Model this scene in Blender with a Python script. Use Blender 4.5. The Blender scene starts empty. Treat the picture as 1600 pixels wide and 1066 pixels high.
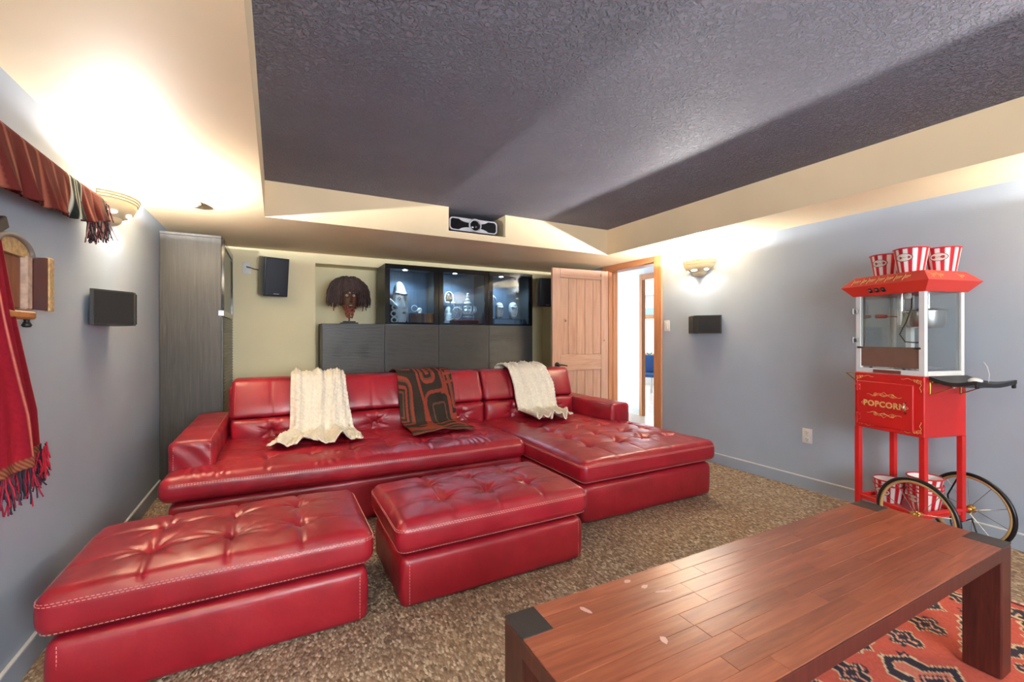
import bpy, math, random
import numpy as np
from mathutils import Vector, Matrix, noise

S = bpy.context.scene
COL = S.collection
random.seed(7)
rng = np.random.default_rng(7)
PI = math.pi

# ------------------------------------------------------------------ camera, world, exposure
CAM_H, CAM_YAW = 1.226, math.radians(28.105)
cd = bpy.data.cameras.new('camera')
cd.sensor_width = 36.0
cd.lens = 690.3 / 1600 * 36
cd.shift_y = -6.7 / 1600
cd.clip_start = 0.02
cam = bpy.data.objects.new('camera', cd)
cam.location = (0, 0, CAM_H)
cam.rotation_euler = (PI / 2, 0, -CAM_YAW)
COL.objects.link(cam)
S.camera = cam

w = bpy.data.worlds.new('sky'); S.world = w; w.use_nodes = True
wb = w.node_tree.nodes['Background']
wb.inputs[0].default_value = (0.80, 0.90, 1.0, 1)
wb.inputs[1].default_value = 2.2
S.view_settings.view_transform = 'Standard'
S.view_settings.look = 'None'
S.view_settings.gamma = 1.0
S.view_settings.use_curve_mapping = False
S.view_settings.exposure = 1.70
S.cycles.use_denoising = True
S.cycles.max_bounces = 10
S.cycles.diffuse_bounces = 6
S.cycles.sample_clamp_indirect = 6.0
S.cycles.caustics_reflective = False
S.cycles.caustics_refractive = False

SCONCE_W = 74.0      # watts of each wall sconce
FRONT_FILL_W = 42.0      # watts of the fill lamp added at the front wall
DAY_W = 12.0         # daylight coming in by the windows of the next rooms

def lamp(name, kind, loc, power, color, size=None, rot=(0, 0, 0), size_y=None, parent=None):
    l = bpy.data.lights.new(name, kind); l.energy = power; l.color = color
    if kind == 'AREA':
        l.shape = 'RECTANGLE'; l.size = size; l.size_y = size_y or size
    elif size is not None:
        l.shadow_soft_size = size
    o = bpy.data.objects.new(name, l); o.location = loc; o.rotation_euler = rot
    COL.objects.link(o)
    if parent: o.parent = parent
    return o

# daylight through the window of the hallway (out of view) and of the far room
lamp('hall_window_daylight', 'AREA', (4.45, 2.35, 1.45), DAY_W * 0.4, (0.82, 0.90, 1.0), 0.9, (PI / 2, 0, 0), 1.3)
lamp('far_window_daylight', 'AREA', (8.28, 8.2, 1.30), DAY_W * 3.0, (0.85, 0.92, 1.0), 1.6, (0, PI / 2, 0), 3.0)

# soft fill lamp added at the front wall, behind the camera, to brighten the room
lamp('front_fill_light', 'AREA', (0.75, -1.98, 1.45), FRONT_FILL_W, (0.90, 0.95, 1.0), 2.0, (PI / 2, 0, 0), 1.1)

# ------------------------------------------------------------------ helpers
def srgb(r, g, b):
    f = lambda c: (c / 255 / 12.92) if c / 255 <= 0.04045 else ((c / 255 + 0.055) / 1.055) ** 2.4
    return (f(r), f(g), f(b), 1.0)

class NT:
    """tiny node-tree helper"""
    def __init__(s, name):
        s.m = bpy.data.materials.new(name); s.m.use_nodes = True
        s.t = s.m.node_tree; s.n = s.t.nodes; s.b = s.n['Principled BSDF']
        s.out = s.n['Material Output']
    def new(s, typ, **kw):
        nd = s.n.new(typ)
        for k, v in kw.items():
            if k.startswith('i_'):
                key = k[2:]
                key = int(key) if key.isdigit() else key.replace('_', ' ')
                nd.inputs[key].default_value = v
            else: setattr(nd, k, v)
        return nd
    def link(s, a, b): s.t.links.new(a, b)
    def coord(s, scale=(1, 1, 1), rot=(0, 0, 0), src='Object'):
        tc = s.new('ShaderNodeTexCoord'); mp = s.new('ShaderNodeMapping')
        mp.inputs['Scale'].default_value = scale; mp.inputs['Rotation'].default_value = rot
        s.link(tc.outputs[src], mp.inputs[0]); return mp.outputs[0]
    def noise(s, vec, scale, detail=4, rough=0.55, dist=0.0):
        nd = s.new('ShaderNodeTexNoise', i_Scale=scale, i_Detail=detail, i_Roughness=rough, i_Distortion=dist)
        s.link(vec, nd.inputs['Vector']); return nd.outputs[0]
    def ramp(s, fac, stops):
        nd = s.new('ShaderNodeValToRGB'); cr = nd.color_ramp
        while len(cr.elements) < len(stops): cr.elements.new(0.5)
        for e, (p, c) in zip(cr.elements, stops): e.position = p; e.color = c
        s.link(fac, nd.inputs[0]); return nd.outputs[0]
    def mix(s, fac, a, b, mode='MIX'):
        nd = s.new('ShaderNodeMix', data_type='RGBA', blend_type=mode)
        for sock, v in ((nd.inputs[0], fac), (nd.inputs[6], a), (nd.inputs[7], b)):
            if hasattr(v, 'is_output'): s.link(v, sock)
            else: sock.default_value = v
        return nd.outputs[2]
    def bump(s, h, strength=0.3, dist=0.01, prev=None):
        nd = s.new('ShaderNodeBump', i_Strength=strength, i_Distance=dist)
        s.link(h, nd.inputs['Height'])
        if prev is not None: s.link(prev, nd.inputs['Normal'])
        return nd.outputs[0]
    def set(s, color=None, rough=None, metal=None, normal=None, spec=None, **kw):
        def put(key, v):
            if v is None: return
            if hasattr(v, 'is_output'): s.link(v, s.b.inputs[key])
            else: s.b.inputs[key].default_value = v
        put('Base Color', color); put('Roughness', rough); put('Metallic', metal)
        put('Normal', normal); put('Specular IOR Level', spec)
        for k, v in kw.items(): put(k.replace('_', ' '), v)
        return s.m

def simple(name, col, rough=0.5, metal=0.0, var=0.06, scale=20, bump=0.0, spec=0.5):
    t = NT(name); v = t.coord()
    n = t.noise(v, scale, 3)
    dark = tuple(c * (1 - var) for c in col[:3]) + (1,)
    lite = tuple(min(1, c * (1 + var)) for c in col[:3]) + (1,)
    c = t.ramp(n, [(0.3, dark), (0.7, lite)])
    nm = t.bump(t.noise(v, scale * 4, 3), bump, 0.002) if bump else None
    return t.set(c, rough, metal, nm, spec)

class MB:
    """mesh builder: collects shapes, builds ONE mesh object"""
    def __init__(s): s.v = []; s.f = []; s.M = None
    def add(s, vs, fs):
        o = len(s.v)
        if s.M is not None: vs = [tuple(s.M @ Vector(p)) for p in vs]
        s.v.extend([tuple(map(float, p)) for p in vs]); s.f.extend([tuple(i + o for i in f) for f in fs]); return s
    def box(s, lo, hi, bev=0.0):
        lo = [min(a, b) for a, b in zip(lo, hi)] if True else lo
        hi2 = hi
        (x0, y0, z0), (x1, y1, z1) = lo, hi2
        x0, x1 = min(x0, x1), max(x0, x1); y0, y1 = min(y0, y1), max(y0, y1); z0, z1 = min(z0, z1), max(z0, z1)
        if bev <= 0:
            return s.add([(x0, y0, z0), (x1, y0, z0), (x1, y1, z0), (x0, y1, z0), (x0, y0, z1), (x1, y0, z1), (x1, y1, z1), (x0, y1, z1)],
                         [(0, 3, 2, 1), (4, 5, 6, 7), (0, 1, 5, 4), (1, 2, 6, 5), (2, 3, 7, 6), (3, 0, 4, 7)])
        b = min(bev, (x1 - x0) / 2.01, (y1 - y0) / 2.01, (z1 - z0) / 2.01)
        X = (x0, x1); Y = (y0, y1); Z = (z0, z1); vs = []; idx = {}
        for i in (0, 1):
            for j in (0, 1):
                for k in (0, 1):
                    for a in range(3):
                        p = [X[i], Y[j], Z[k]]
                        for q, sg in ((0, i), (1, j), (2, k)):
                            if q != a: p[q] += b if sg == 0 else -b
                        idx[i, j, k, a] = len(vs); vs.append(p)
        g = lambda i, j, k, a: idx[i, j, k, a]
        fs = []
        for i in (0, 1):
            q = [g(i, 0, 0, 0), g(i, 1, 0, 0), g(i, 1, 1, 0), g(i, 0, 1, 0)]; fs.append(q if i else q[::-1])
            q = [g(0, i, 0, 1), g(0, i, 1, 1), g(1, i, 1, 1), g(1, i, 0, 1)]; fs.append(q if i else q[::-1])
            q = [g(0, 0, i, 2), g(1, 0, i, 2), g(1, 1, i, 2), g(0, 1, i, 2)]; fs.append(q if i else q[::-1])
        for j in (0, 1):
            for k in (0, 1):
                q = [g(0, j, k, 1), g(1, j, k, 1), g(1, j, k, 2), g(0, j, k, 2)]; fs.append(q if (j + k) % 2 == 0 and j == 0 or (j + k) % 2 and j == 1 and False else q)
                q = [g(j, 0, k, 0), g(j, 1, k, 0), g(j, 1, k, 2), g(j, 0, k, 2)]; fs.append(q)
                q = [g(j, k, 0, 0), g(j, k, 1, 0), g(j, k, 1, 1), g(j, k, 0, 1)]; fs.append(q)
        for i in (0, 1):
            for j in (0, 1):
                for k in (0, 1): fs.append((g(i, j, k, 0), g(i, j, k, 1), g(i, j, k, 2)))
        c = ((x0 + x1) / 2, (y0 + y1) / 2, (z0 + z1) / 2); out = []
        for f in fs:                                     # orient every face outwards
            P = [Vector(vs[q]) for q in f]; n = (P[1] - P[0]).cross(P[2] - P[0])
            m = sum(P, Vector()) / len(P) - Vector(c)
            out.append(tuple(f) if n.dot(m) > 0 else tuple(f)[::-1])
        return s.add(vs, out)
    def tube(s, pts, r, n=8, closed=False, caps=True):
        P = [Vector(p) for p in pts]; N = len(P)
        R = list(r) if hasattr(r, '__len__') else [r] * N
        T = []
        for i in range(N):
            a = P[i - 1] if (i or closed) else P[i]; b = P[(i + 1) % N] if (i < N - 1 or closed) else P[i]
            t = b - a; T.append(t.normalized() if t.length > 1e-9 else Vector((0, 0, 1)))
        u = T[0].orthogonal().normalized(); vs = []; fs = []
        for i in range(N):
            u = (u - T[i] * u.dot(T[i]))
            u = u.normalized() if u.length > 1e-6 else T[i].orthogonal().normalized()
            wv = T[i].cross(u)
            for k in range(n):
                a = 2 * PI * k / n; vs.append(P[i] + (u * math.cos(a) + wv * math.sin(a)) * R[i])
        for i in range(N if closed else N - 1):
            j = (i + 1) % N
            for k in range(n):
                q = (k + 1) % n; fs.append((i * n + k, i * n + q, j * n + q, j * n + k))
        if caps and not closed:
            fs.append(tuple(range(n))[::-1]); fs.append(tuple((N - 1) * n + k for k in range(n)))
        return s.add(vs, fs)
    def cyl(s, p0, p1, r0, r1=None, n=16): return s.tube([p0, p1], [r0, r0 if r1 is None else r1], n)
    def lathe(s, prof, n=24, c=(0, 0, 0), a0=0.0, a1=2 * PI, sx=1.0, sy=1.0, capA=False, capB=False):
        full = abs(a1 - a0 - 2 * PI) < 1e-6; m = n if full else n + 1; vs = []; fs = []
        for (r, z) in prof:
            for k in range(m):
                a = a0 + (a1 - a0) * k / n
                vs.append((c[0] + r * sx * math.cos(a), c[1] + r * sy * math.sin(a), c[2] + z))
        for i in range(len(prof) - 1):
            for k in range(n):
                q = (k + 1) % m if full else k + 1
                fs.append((i * m + k, i * m + q, (i + 1) * m + q, (i + 1) * m + k))
        if capA: fs.append(tuple(range(m))[::-1])
        if capB: fs.append(tuple((len(prof) - 1) * m + k for k in range(m)))
        return s.add(vs, fs)
    def prism(s, poly, axis, a, b):
        n = len(poly)
        def mk(p, t):
            if axis == 'x': return (t, p[0], p[1])
            if axis == 'y': return (p[0], t, p[1])
            return (p[0], p[1], t)
        vs = [mk(p, a) for p in poly] + [mk(p, b) for p in poly]
        fs = [tuple(range(n))[::-1], tuple(range(n, 2 * n))] + [(i, (i + 1) % n, n + (i + 1) % n, n + i) for i in range(n)]
        return s.add(vs, fs)
    def grid(s, fn, nu, nv, wu=False, wv=False):
        U = nu if wu else nu + 1; V = nv if wv else nv + 1
        vs = [fn(i / nu, j / nv) for j in range(V) for i in range(U)]
        fs = []
        for j in range(nv):
            for i in range(nu):
                a, b = i, (i + 1) % U; c, d = j, (j + 1) % V
                fs.append((c * U + a, c * U + b, d * U + b, d * U + a))
        return s.add(vs, fs)
    def ball(s, c, r, nu=16, nv=10):
        rx, ry, rz = r if hasattr(r, '__len__') else (r, r, r)
        prof = [(max(1e-4, math.sin(PI * j / nv)), -math.cos(PI * j / nv)) for j in range(nv + 1)]
        vs = []; fs = []
        for (q, z) in prof:
            for k in range(nu):
                a = 2 * PI * k / nu; vs.append((c[0] + rx * q * math.cos(a), c[1] + ry * q * math.sin(a), c[2] + rz * z))
        for i in range(nv):
            for k in range(nu):
                p = (k + 1) % nu; fs.append((i * nu + k, i * nu + p, (i + 1) * nu + p, (i + 1) * nu + k))
        return s.add(vs, fs)
    def build(s, name, mat, parent=None, smooth=35, loc=None, rot=None, fix=True):
        me = bpy.data.meshes.new(name); me.from_pydata(s.v, [], s.f); me.validate()
        if fix:
            import bmesh
            bm = bmesh.new(); bm.from_mesh(me); bmesh.ops.recalc_face_normals(bm, faces=bm.faces); bm.to_mesh(me); bm.free()
        return link_mesh(name, me, mat, parent, smooth, loc, rot)

def link_mesh(name, me, mat, parent=None, smooth=35, loc=None, rot=None):
    if smooth:
        me.polygons.foreach_set('use_smooth', [True] * len(me.polygons))
        if smooth < 180: me.set_sharp_from_angle(angle=math.radians(smooth))
    o = bpy.data.objects.new(name, me); COL.objects.link(o)
    if mat is not None: me.materials.append(mat)
    if parent is not None: o.parent = parent
    if loc is not None: o.location = loc
    if rot is not None: o.rotation_euler = rot
    return o

def thing(name, label, cat, loc=(0, 0, 0), rot=(0, 0, 0), group=None):
    o = bpy.data.objects.new(name, None); COL.objects.link(o)
    o.empty_display_size = 0.1
    o.location = loc; o.rotation_euler = rot if hasattr(rot, '__len__') else (0, 0, rot)
    o['label'] = label; o['category'] = cat
    if group: o['group'] = group
    return o
def tag(o, label, cat, group=None):
    o['label'] = label; o['category'] = cat
    if group: o['group'] = group
    return o
def struct(o): o['kind'] = 'structure'; return o
def box_part(name, lo, hi, mat, parent=None, bev=0.003): return MB().box(lo, hi, bev).build(name, mat, parent)
def copy_tree(o, parent=None):
    c = o.copy(); COL.objects.link(c)
    if parent is not None: c.parent = parent
    for ch in list(o.children): copy_tree(ch, c)
    return c

def rbox(lo, hi, r, res, disp=None):
    """rounded box with gridded faces; disp(P, N) -> offset along the normal. returns verts, faces"""
    lo = np.array(lo, float); hi = np.array(hi, float); r = min(r, *((hi - lo) / 2.001))
    ax = []
    for a in range(3):
        n = max(1, int(round((hi[a] - lo[a] - 2 * r) / res)))
        e = max(2, int(round(r / res)) + 1)
        ax.append(np.unique(np.round(np.concatenate([np.linspace(lo[a], lo[a] + r, e + 1), np.linspace(lo[a] + r, hi[a] - r, n + 1), np.linspace(hi[a] - r, hi[a], e + 1)]), 6)))
    V = []; Fc = []; off = 0
    for a in range(3):
        b, c = (a + 1) % 3, (a + 2) % 3
        B, C = np.meshgrid(ax[b], ax[c], indexing='ij'); nb, nc = B.shape
        for side in (0, 1):
            P = np.zeros((nb, nc, 3)); P[..., a] = lo[a] if side == 0 else hi[a]; P[..., b] = B; P[..., c] = C
            V.append(P.reshape(-1, 3))
            i, j = np.meshgrid(np.arange(nb - 1), np.arange(nc - 1), indexing='ij')
            q = np.stack([i * nc + j, (i + 1) * nc + j, (i + 1) * nc + j + 1, i * nc + j + 1], -1).reshape(-1, 4) + off
            Fc.append(q if side else q[:, ::-1]); off += nb * nc
    V = np.concatenate(V); Fc = np.concatenate(Fc)
    key = np.round(V * 1e5).astype(np.int64)
    _, first, inv = np.unique(key, axis=0, return_index=True, return_inverse=True)
    inv = inv.reshape(-1)
    V = V[first]; Fc = inv[Fc]
    inner = np.clip(V, lo + r, hi - r); d = V - inner
    N = d / np.maximum(np.linalg.norm(d, axis=1, keepdims=True), 1e-9)
    P = inner + N * r
    if disp is not None: P = P + N * disp(P, N)[:, None]
    return P, Fc

def rbox_obj(name, lo, hi, r, res, mat, parent, disp=None, smooth=180, post=None):
    P, Fc = rbox(lo, hi, r, res, disp)
    if post is not None: P = post(P)
    me = bpy.data.meshes.new(name); me.from_pydata(P.tolist(), [], Fc.tolist())
    return link_mesh(name, me, mat, parent, smooth)

def sstep(x, a, b):
    t = np.clip((x - a) / (b - a), 0, 1); return t * t * (3 - 2 * t)

def nz(P, scale, seed=0.0):
    return np.array([noise.noise(Vector((p[0] * scale + seed, p[1] * scale, p[2] * scale))) for p in P])

def color_attr(o, cols):
    """per-vertex colour attribute 'Col' (linear rgb)"""
    me = o.data; at = me.color_attributes.new('Col', 'FLOAT_COLOR', 'POINT')
    c = np.ones((len(me.vertices), 4), np.float32); c[:, :3] = cols
    at.data.foreach_set('color', c.ravel())

def text_mesh(txt, size, depth=0.0006, offset=0.0, shear=0.0, spacing=1.0, align='CENTER'):
    cu = bpy.data.curves.new('lettering', 'FONT'); cu.body = txt; cu.size = size; cu.extrude = depth
    cu.offset = offset; cu.shear = shear; cu.space_character = spacing; cu.align_x = align; cu.align_y = 'CENTER'
    cu.resolution_u = 3
    o = bpy.data.objects.new('lettering', cu); COL.objects.link(o)
    dg = bpy.context.evaluated_depsgraph_get(); dg.update()
    me = bpy.data.meshes.new_from_object(o.evaluated_get(dg))
    bpy.data.objects.remove(o); bpy.data.curves.remove(cu)
    me.materials.clear()
    return me

# ------------------------------------------------------------------ materials
def m_wall(name, col, var=0.05):
    t = NT(name); v = t.coord()
    c = t.ramp(t.noise(v, 1.6, 3), [(0.3, tuple(x * (1 - var) for x in col[:3]) + (1,)), (0.7, tuple(x * (1 + var) for x in col[:3]) + (1,))])
    nm = t.bump(t.noise(v, 180, 3), 0.08, 0.002)
    return t.set(c, 0.62, 0, nm, 0.35)
M_GREY = m_wall('grey_wall_paint', srgb(164, 177, 193))
M_CREAM = m_wall('cream_soffit_paint', srgb(226, 205, 169))
M_YELLOW = m_wall('yellow_wall_paint', srgb(245, 234, 194))
M_WHITEWALL = m_wall('white_hall_paint', srgb(226, 228, 230), 0.02)
M_CAPWHITE = simple('pale_trim_paint', srgb(214, 216, 214), 0.5, var=0.03)

def m_tray():
    t = NT('textured_ceiling_paint'); v = t.coord()
    vo = t.new('ShaderNodeTexVoronoi', i_Scale=55.0, feature='SMOOTH_F1'); t.link(v, vo.inputs['Vector'])
    n1 = t.noise(v, 46, 4, 0.6, 0.8); n2 = t.noise(v, 120, 2)
    h = t.mix(0.5, n1, vo.outputs[0]); h2 = t.ramp(n1, [(0.42, (0, 0, 0, 1)), (0.56, (1, 1, 1, 1))])
    nm = t.bump(h2, 1.0, 0.011); nm = t.bump(n2, 0.3, 0.003, nm)
    c = t.ramp(t.noise(v, 3), [(0.3, srgb(124, 124, 138)), (0.7, srgb(131, 131, 146))])
    return t.set(c, 0.68, 0, nm, 0.25)
M_TRAY = m_tray()

def m_carpet():
    t = NT('berber_carpet'); v = t.coord((1, 1, 1), (0, 0, 0.62))
    st = t.coord((105, 55, 1), (0, 0, 0.62))
    vo = t.new('ShaderNodeTexVoronoi', i_Scale=1.0, i_Randomness=0.75); t.link(st, vo.inputs['Vector'])
    tone = t.ramp(vo.outputs['Color'], [(0.0, srgb(112, 93, 78)), (0.32, srgb(152, 131, 112)), (0.62, srgb(186, 165, 143)), (0.84, srgb(226, 211, 188)), (1.0, srgb(242, 232, 212))])
    big = t.noise(v, 9, 4)
    c = t.mix(t.ramp(big, [(0.35, (0, 0, 0, 1)), (0.75, (0.55, 0.55, 0.55, 1))]), tone, srgb(166, 143, 121))
    dst = t.ramp(vo.outputs['Distance'], [(0.0, (1, 1, 1, 1)), (0.75, (0, 0, 0, 1))])
    c = t.mix(0.35, c, dst, 'MULTIPLY')
    nm = t.bump(dst, 0.9, 0.006)
    return t.set(c, 0.95, 0, nm, 0.1)
M_CARPET = m_carpet()

def m_leather():
    t = NT('red_leather'); v = t.coord()
    blot = t.noise(v, 3.5, 5, 0.6)
    c = t.ramp(blot, [(0.25, srgb(122, 14, 29)), (0.55, srgb(146, 21, 38)), (0.8, srgb(164, 38, 48))])
    grain = t.new('ShaderNodeTexVoronoi', i_Scale=420.0); t.link(v, grain.inputs['Vector'])
    cre = t.noise(t.coord((1.0, 1.0, 1.0)), 11, 4, 0.55, 0.25)
    nm = t.bump(cre, 0.14, 0.02); nm = t.bump(grain.outputs['Distance'], 0.06, 0.001, nm)
    rg = t.ramp(t.noise(v, 8, 4), [(0.3, (0.30,) * 3 + (1,)), (0.7, (0.43,) * 3 + (1,))])
    return t.set(c, rg, 0, nm, 0.6)
M_LEATHER = m_leather()
M_STITCH = simple('pale_thread', srgb(224, 150, 140), 0.8)
M_SEAM = simple('dark_red_seam', srgb(96, 14, 24), 0.6)

def m_wood(name, stops, scale=(1, 14, 14), rough=0.4, bump=0.08, rand=0.0, knots=False, spec=0.5):
    """grain runs along local x"""
    t = NT(name); oi = t.new('ShaderNodeObjectInfo')
    tc = t.new('ShaderNodeTexCoord')
    ad = t.new('ShaderNodeVectorMath', operation='ADD'); t.link(tc.outputs['Object'], ad.inputs[0])
    ml = t.new('ShaderNodeVectorMath', operation='SCALE'); ml.inputs['Scale'].default_value = 37.0
    cb = t.new('ShaderNodeCombineXYZ')
    for k in range(3): t.link(oi.outputs['Random'], cb.inputs[k])
    t.link(cb.outputs[0], ml.inputs[0]); t.link(ml.outputs[0], ad.inputs[1])
    mp = t.new('ShaderNodeMapping'); mp.inputs['Scale'].default_value = scale; t.link(ad.outputs[0], mp.inputs[0])
    n = t.noise(mp.outputs[0], 2.2, 6, 0.6, 0.9); n2 = t.noise(ad.outputs[0], 3.0, 2)
    c = t.ramp(n, stops)
    if rand:
        hs = t.new('ShaderNodeHueSaturation'); t.link(c, hs.inputs['Color'])
        mr = t.new('ShaderNodeMapRange', i_To_Min=1 - rand, i_To_Max=1 + rand); t.link(oi.outputs['Random'], mr.inputs[0]); t.link(mr.outputs[0], hs.inputs['Value'])
        c = hs.outputs[0]
    if knots:
        ks, kc = knots if isinstance(knots, tuple) else (4.2, srgb(112, 74, 52))
        kd = t.noise(ad.outputs[0], 9, 2); kv = t.mix(0.10, ad.outputs[0], kd)
        vo = t.new('ShaderNodeTexVoronoi', i_Scale=ks); t.link(kv, vo.inputs['Vector'])
        k = t.ramp(vo.outputs['Distance'], [(0.03, (1, 1, 1, 1)), (0.085, (0, 0, 0, 1))])
        c = t.mix(k, c, kc)
    c = t.mix(0.25, c, t.ramp(n2, [(0.3, (0.75,) * 3 + (1,)), (0.7, (1, 1, 1, 1))]), 'MULTIPLY')
    nm = t.bump(n, bump, 0.004)
    return t.set(c, rough, 0, nm, spec)
M_BENCH = m_wood('reddish_brown_wood', [(0.2, srgb(100, 52, 38)), (0.5, srgb(138, 76, 54)), (0.8, srgb(162, 98, 72))], (1.6, 22, 22), 0.28, 0.025, 0.16, (3.2, srgb(74, 36, 26)))
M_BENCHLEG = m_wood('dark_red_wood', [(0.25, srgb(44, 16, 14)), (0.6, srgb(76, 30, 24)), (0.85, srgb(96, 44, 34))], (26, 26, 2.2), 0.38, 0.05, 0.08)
M_CAPDARK = simple('near_black_end_grain', srgb(38, 34, 34), 0.45, scale=60)
M_ALDER = m_wood('knotty_alder', [(0.25, srgb(182, 138, 112)), (0.5, srgb(200, 160, 136)), (0.8, srgb(210, 176, 154))], (16, 16, 1.1), 0.5, 0.05, 0.05, True)
M_ALDERH = m_wood('knotty_alder_cross', [(0.25, srgb(182, 138, 112)), (0.5, srgb(200, 160, 136)), (0.8, srgb(210, 176, 154))], (1.1, 16, 16), 0.5, 0.05, 0.05, True)
M_FIR = m_wood('warm_fir_trim', [(0.25, srgb(176, 112, 70)), (0.5, srgb(202, 140, 96)), (0.8, srgb(214, 158, 116))], (22, 22, 1.0), 0.45, 0.04, 0.04)
M_FIRH = m_wood('warm_fir_trim_cross', [(0.25, srgb(176, 112, 70)), (0.5, srgb(202, 140, 96)), (0.8, srgb(214, 158, 116))], (22, 1.0, 22), 0.45, 0.04, 0.04)
M_BLACKOAK = m_wood('black_brown_oak', [(0.3, srgb(44, 42, 40)), (0.6, srgb(62, 60, 57)), (0.85, srgb(84, 82, 78))], (30, 30, 1.3), 0.42, 0.1)
M_BLACK = simple('black_plastic', srgb(26, 26, 28), 0.42)
M_BLACKGLOSS = simple('glossy_black', srgb(14, 15, 18), 0.12)
M_SPK = simple('speaker_grille_cloth', srgb(28, 28, 31), 0.85, scale=400, bump=0.4)
M_SPKBODY = simple('speaker_shell', srgb(46, 47, 48), 0.5)
M_SPKBLUE = simple('dark_blue_vinyl', srgb(30, 42, 60), 0.28)
M_WHITE = simple('white_plastic', srgb(232, 232, 228), 0.4, var=0.02)
M_STEEL = simple('brushed_steel', srgb(218, 218, 216), 0.27, 1.0)
M_CHROME = simple('polished_steel', srgb(200, 200, 200), 0.16, 1.0)
M_BRASS = simple('brass', srgb(214, 172, 92), 0.25, 1.0)
M_SILVER = simple('silver_plastic', srgb(196, 196, 204), 0.32, 0.4)
M_SCONCE = simple('cream_ceramic', srgb(206, 194, 164), 0.45, var=0.04)
def m_emit(name, col, st):
    t = NT(name); t.b.inputs['Base Color'].default_value = col
    t.b.inputs['Emission Color'].default_value = col; t.b.inputs['Emission Strength'].default_value = st
    return t.m
M_SLOT = m_emit('warm_lamp_glass', (1.0, 0.88, 0.68, 1), 3.0)
M_LED = m_emit('cool_led', (0.72, 0.9, 1.0, 1), 60.0)
def m_glass(name, tint=(1, 1, 1, 1), gl=1.0):
    t = NT(name); t.n.remove(t.b)
    tr = t.new('ShaderNodeBsdfTransparent'); tr.inputs[0].default_value = tint
    g = t.new('ShaderNodeBsdfGlossy', i_Roughness=0.02)
    fr = t.new('ShaderNodeFresnel', i_IOR=1.5)
    ml = t.new('ShaderNodeMath', operation='MULTIPLY'); ml.inputs[1].default_value = gl; t.link(fr.outputs[0], ml.inputs[0])
    mx = t.new('ShaderNodeMixShader'); t.link(ml.outputs[0], mx.inputs[0]); t.link(tr.outputs[0], mx.inputs[1]); t.link(g.outputs[0], mx.inputs[2])
    t.link(mx.outputs[0], t.out.inputs[0]); return t.m
M_GLASS = m_glass('clear_glass', (0.96, 0.98, 0.98, 1), 0.6)
M_GLASSD = m_glass('smoked_glass', (0.80, 0.86, 0.90, 1), 0.9)
def m_attr(name, rough=0.8, bumpscale=0, strength=0.3, spec=0.3, metal=0):
    t = NT(name); a = t.new('ShaderNodeAttribute', attribute_name='Col')
    nm = t.bump(t.noise(t.coord(), bumpscale, 3), strength, 0.002) if bumpscale else None
    return t.set(a.outputs['Color'], rough, metal, nm, spec)
# ------------------------------------------------------------------ room shell
XL, XR, YB = -0.814, 3.765, 5.232
ZS, ZT = 2.13, 2.407
SXL, SXR, SYB, SYF = -0.076, 3.237, 3.814, -1.25
YFRONT = -2.0
D0, D1, DZ = 3.625, 4.430, 2.075         # doorway in the right wall (y range, height)
NX0, NX1, NZ, NY = 0.376, 3.44, 2.024, 5.50   # niche in the back wall

floor = struct(box_part('floor', (XL - 0.12, YFRONT - 0.12, -0.06), (XR + 0.14, 5.62, 0.0), M_CARPET, None, 0))
struct(box_part('wall_left', (XL - 0.12, YFRONT, 0), (XL, 5.62, 2.45), M_GREY, None, 0))
b = MB()
b.box((XR, YFRONT, 0), (XR + 0.14, D0, 2.45)); b.box((XR, D1, 0), (XR + 0.14, 5.62, 2.45)); b.box((XR, D0, DZ), (XR + 0.14, D1, 2.45))
struct(b.build('wall_right', M_GREY, None, 0))
b = MB()
b.box((XL, YB, 0), (NX0, NY + 0.12, ZS)); b.box((NX0, YB, NZ), (NX1, NY + 0.12, ZS)); b.box((NX0, NY, 0), (NX1, NY + 0.12, NZ)); b.box((NX1, YB, 0), (XR, NY + 0.12, ZS))
struct(b.build('wall_back', M_YELLOW, None, 0))
b = MB(); WX0, WX1, WZ0, WZ1 = -0.30, 1.80, 0.86, 2.04
b.box((XL - 0.12, YFRONT - 0.12, 0), (WX0, YFRONT, 2.45)); b.box((WX1, YFRONT - 0.12, 0), (XR + 0.14, YFRONT, 2.45)); b.box((WX0, YFRONT - 0.12, 0), (WX1, YFRONT, WZ0)); b.box((WX0, YFRONT - 0.12, WZ1), (WX1, YFRONT, 2.45))
struct(b.build('wall_front', M_GREY, None, 0))
ceil = struct(box_part('ceiling', (SXL - 0.1, SYF - 0.1, ZT), (SXR + 0.1, SYB + 0.6, ZT + 0.05), M_TRAY, None, 0))
b = MB(); ZU = 2.46
PX0, PX1, PZ, PY = 1.385, 1.965, 2.192, 4.33   # projector notch
b.box((XL, YFRONT, ZS), (SXL, SYB, ZU)); b.box((SXR, YFRONT, ZS), (XR, SYB, ZU)); b.box((SXL, YFRONT, ZS), (SXR, SYF, ZU))
b.box((XL, SYB, ZS), (PX0, 5.62, ZU)); b.box((PX1, SYB, ZS), (XR, 5.62, ZU)); b.box((PX0, SYB, ZS), (PX1, PY, PZ)); b.box((PX0, PY, ZS), (PX1, 5.62, ZU))
sof = b.build('soffit', M_CREAM, ceil, 0); sof['label'] = 'cream painted soffit dropping around the tray ceiling'

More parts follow.
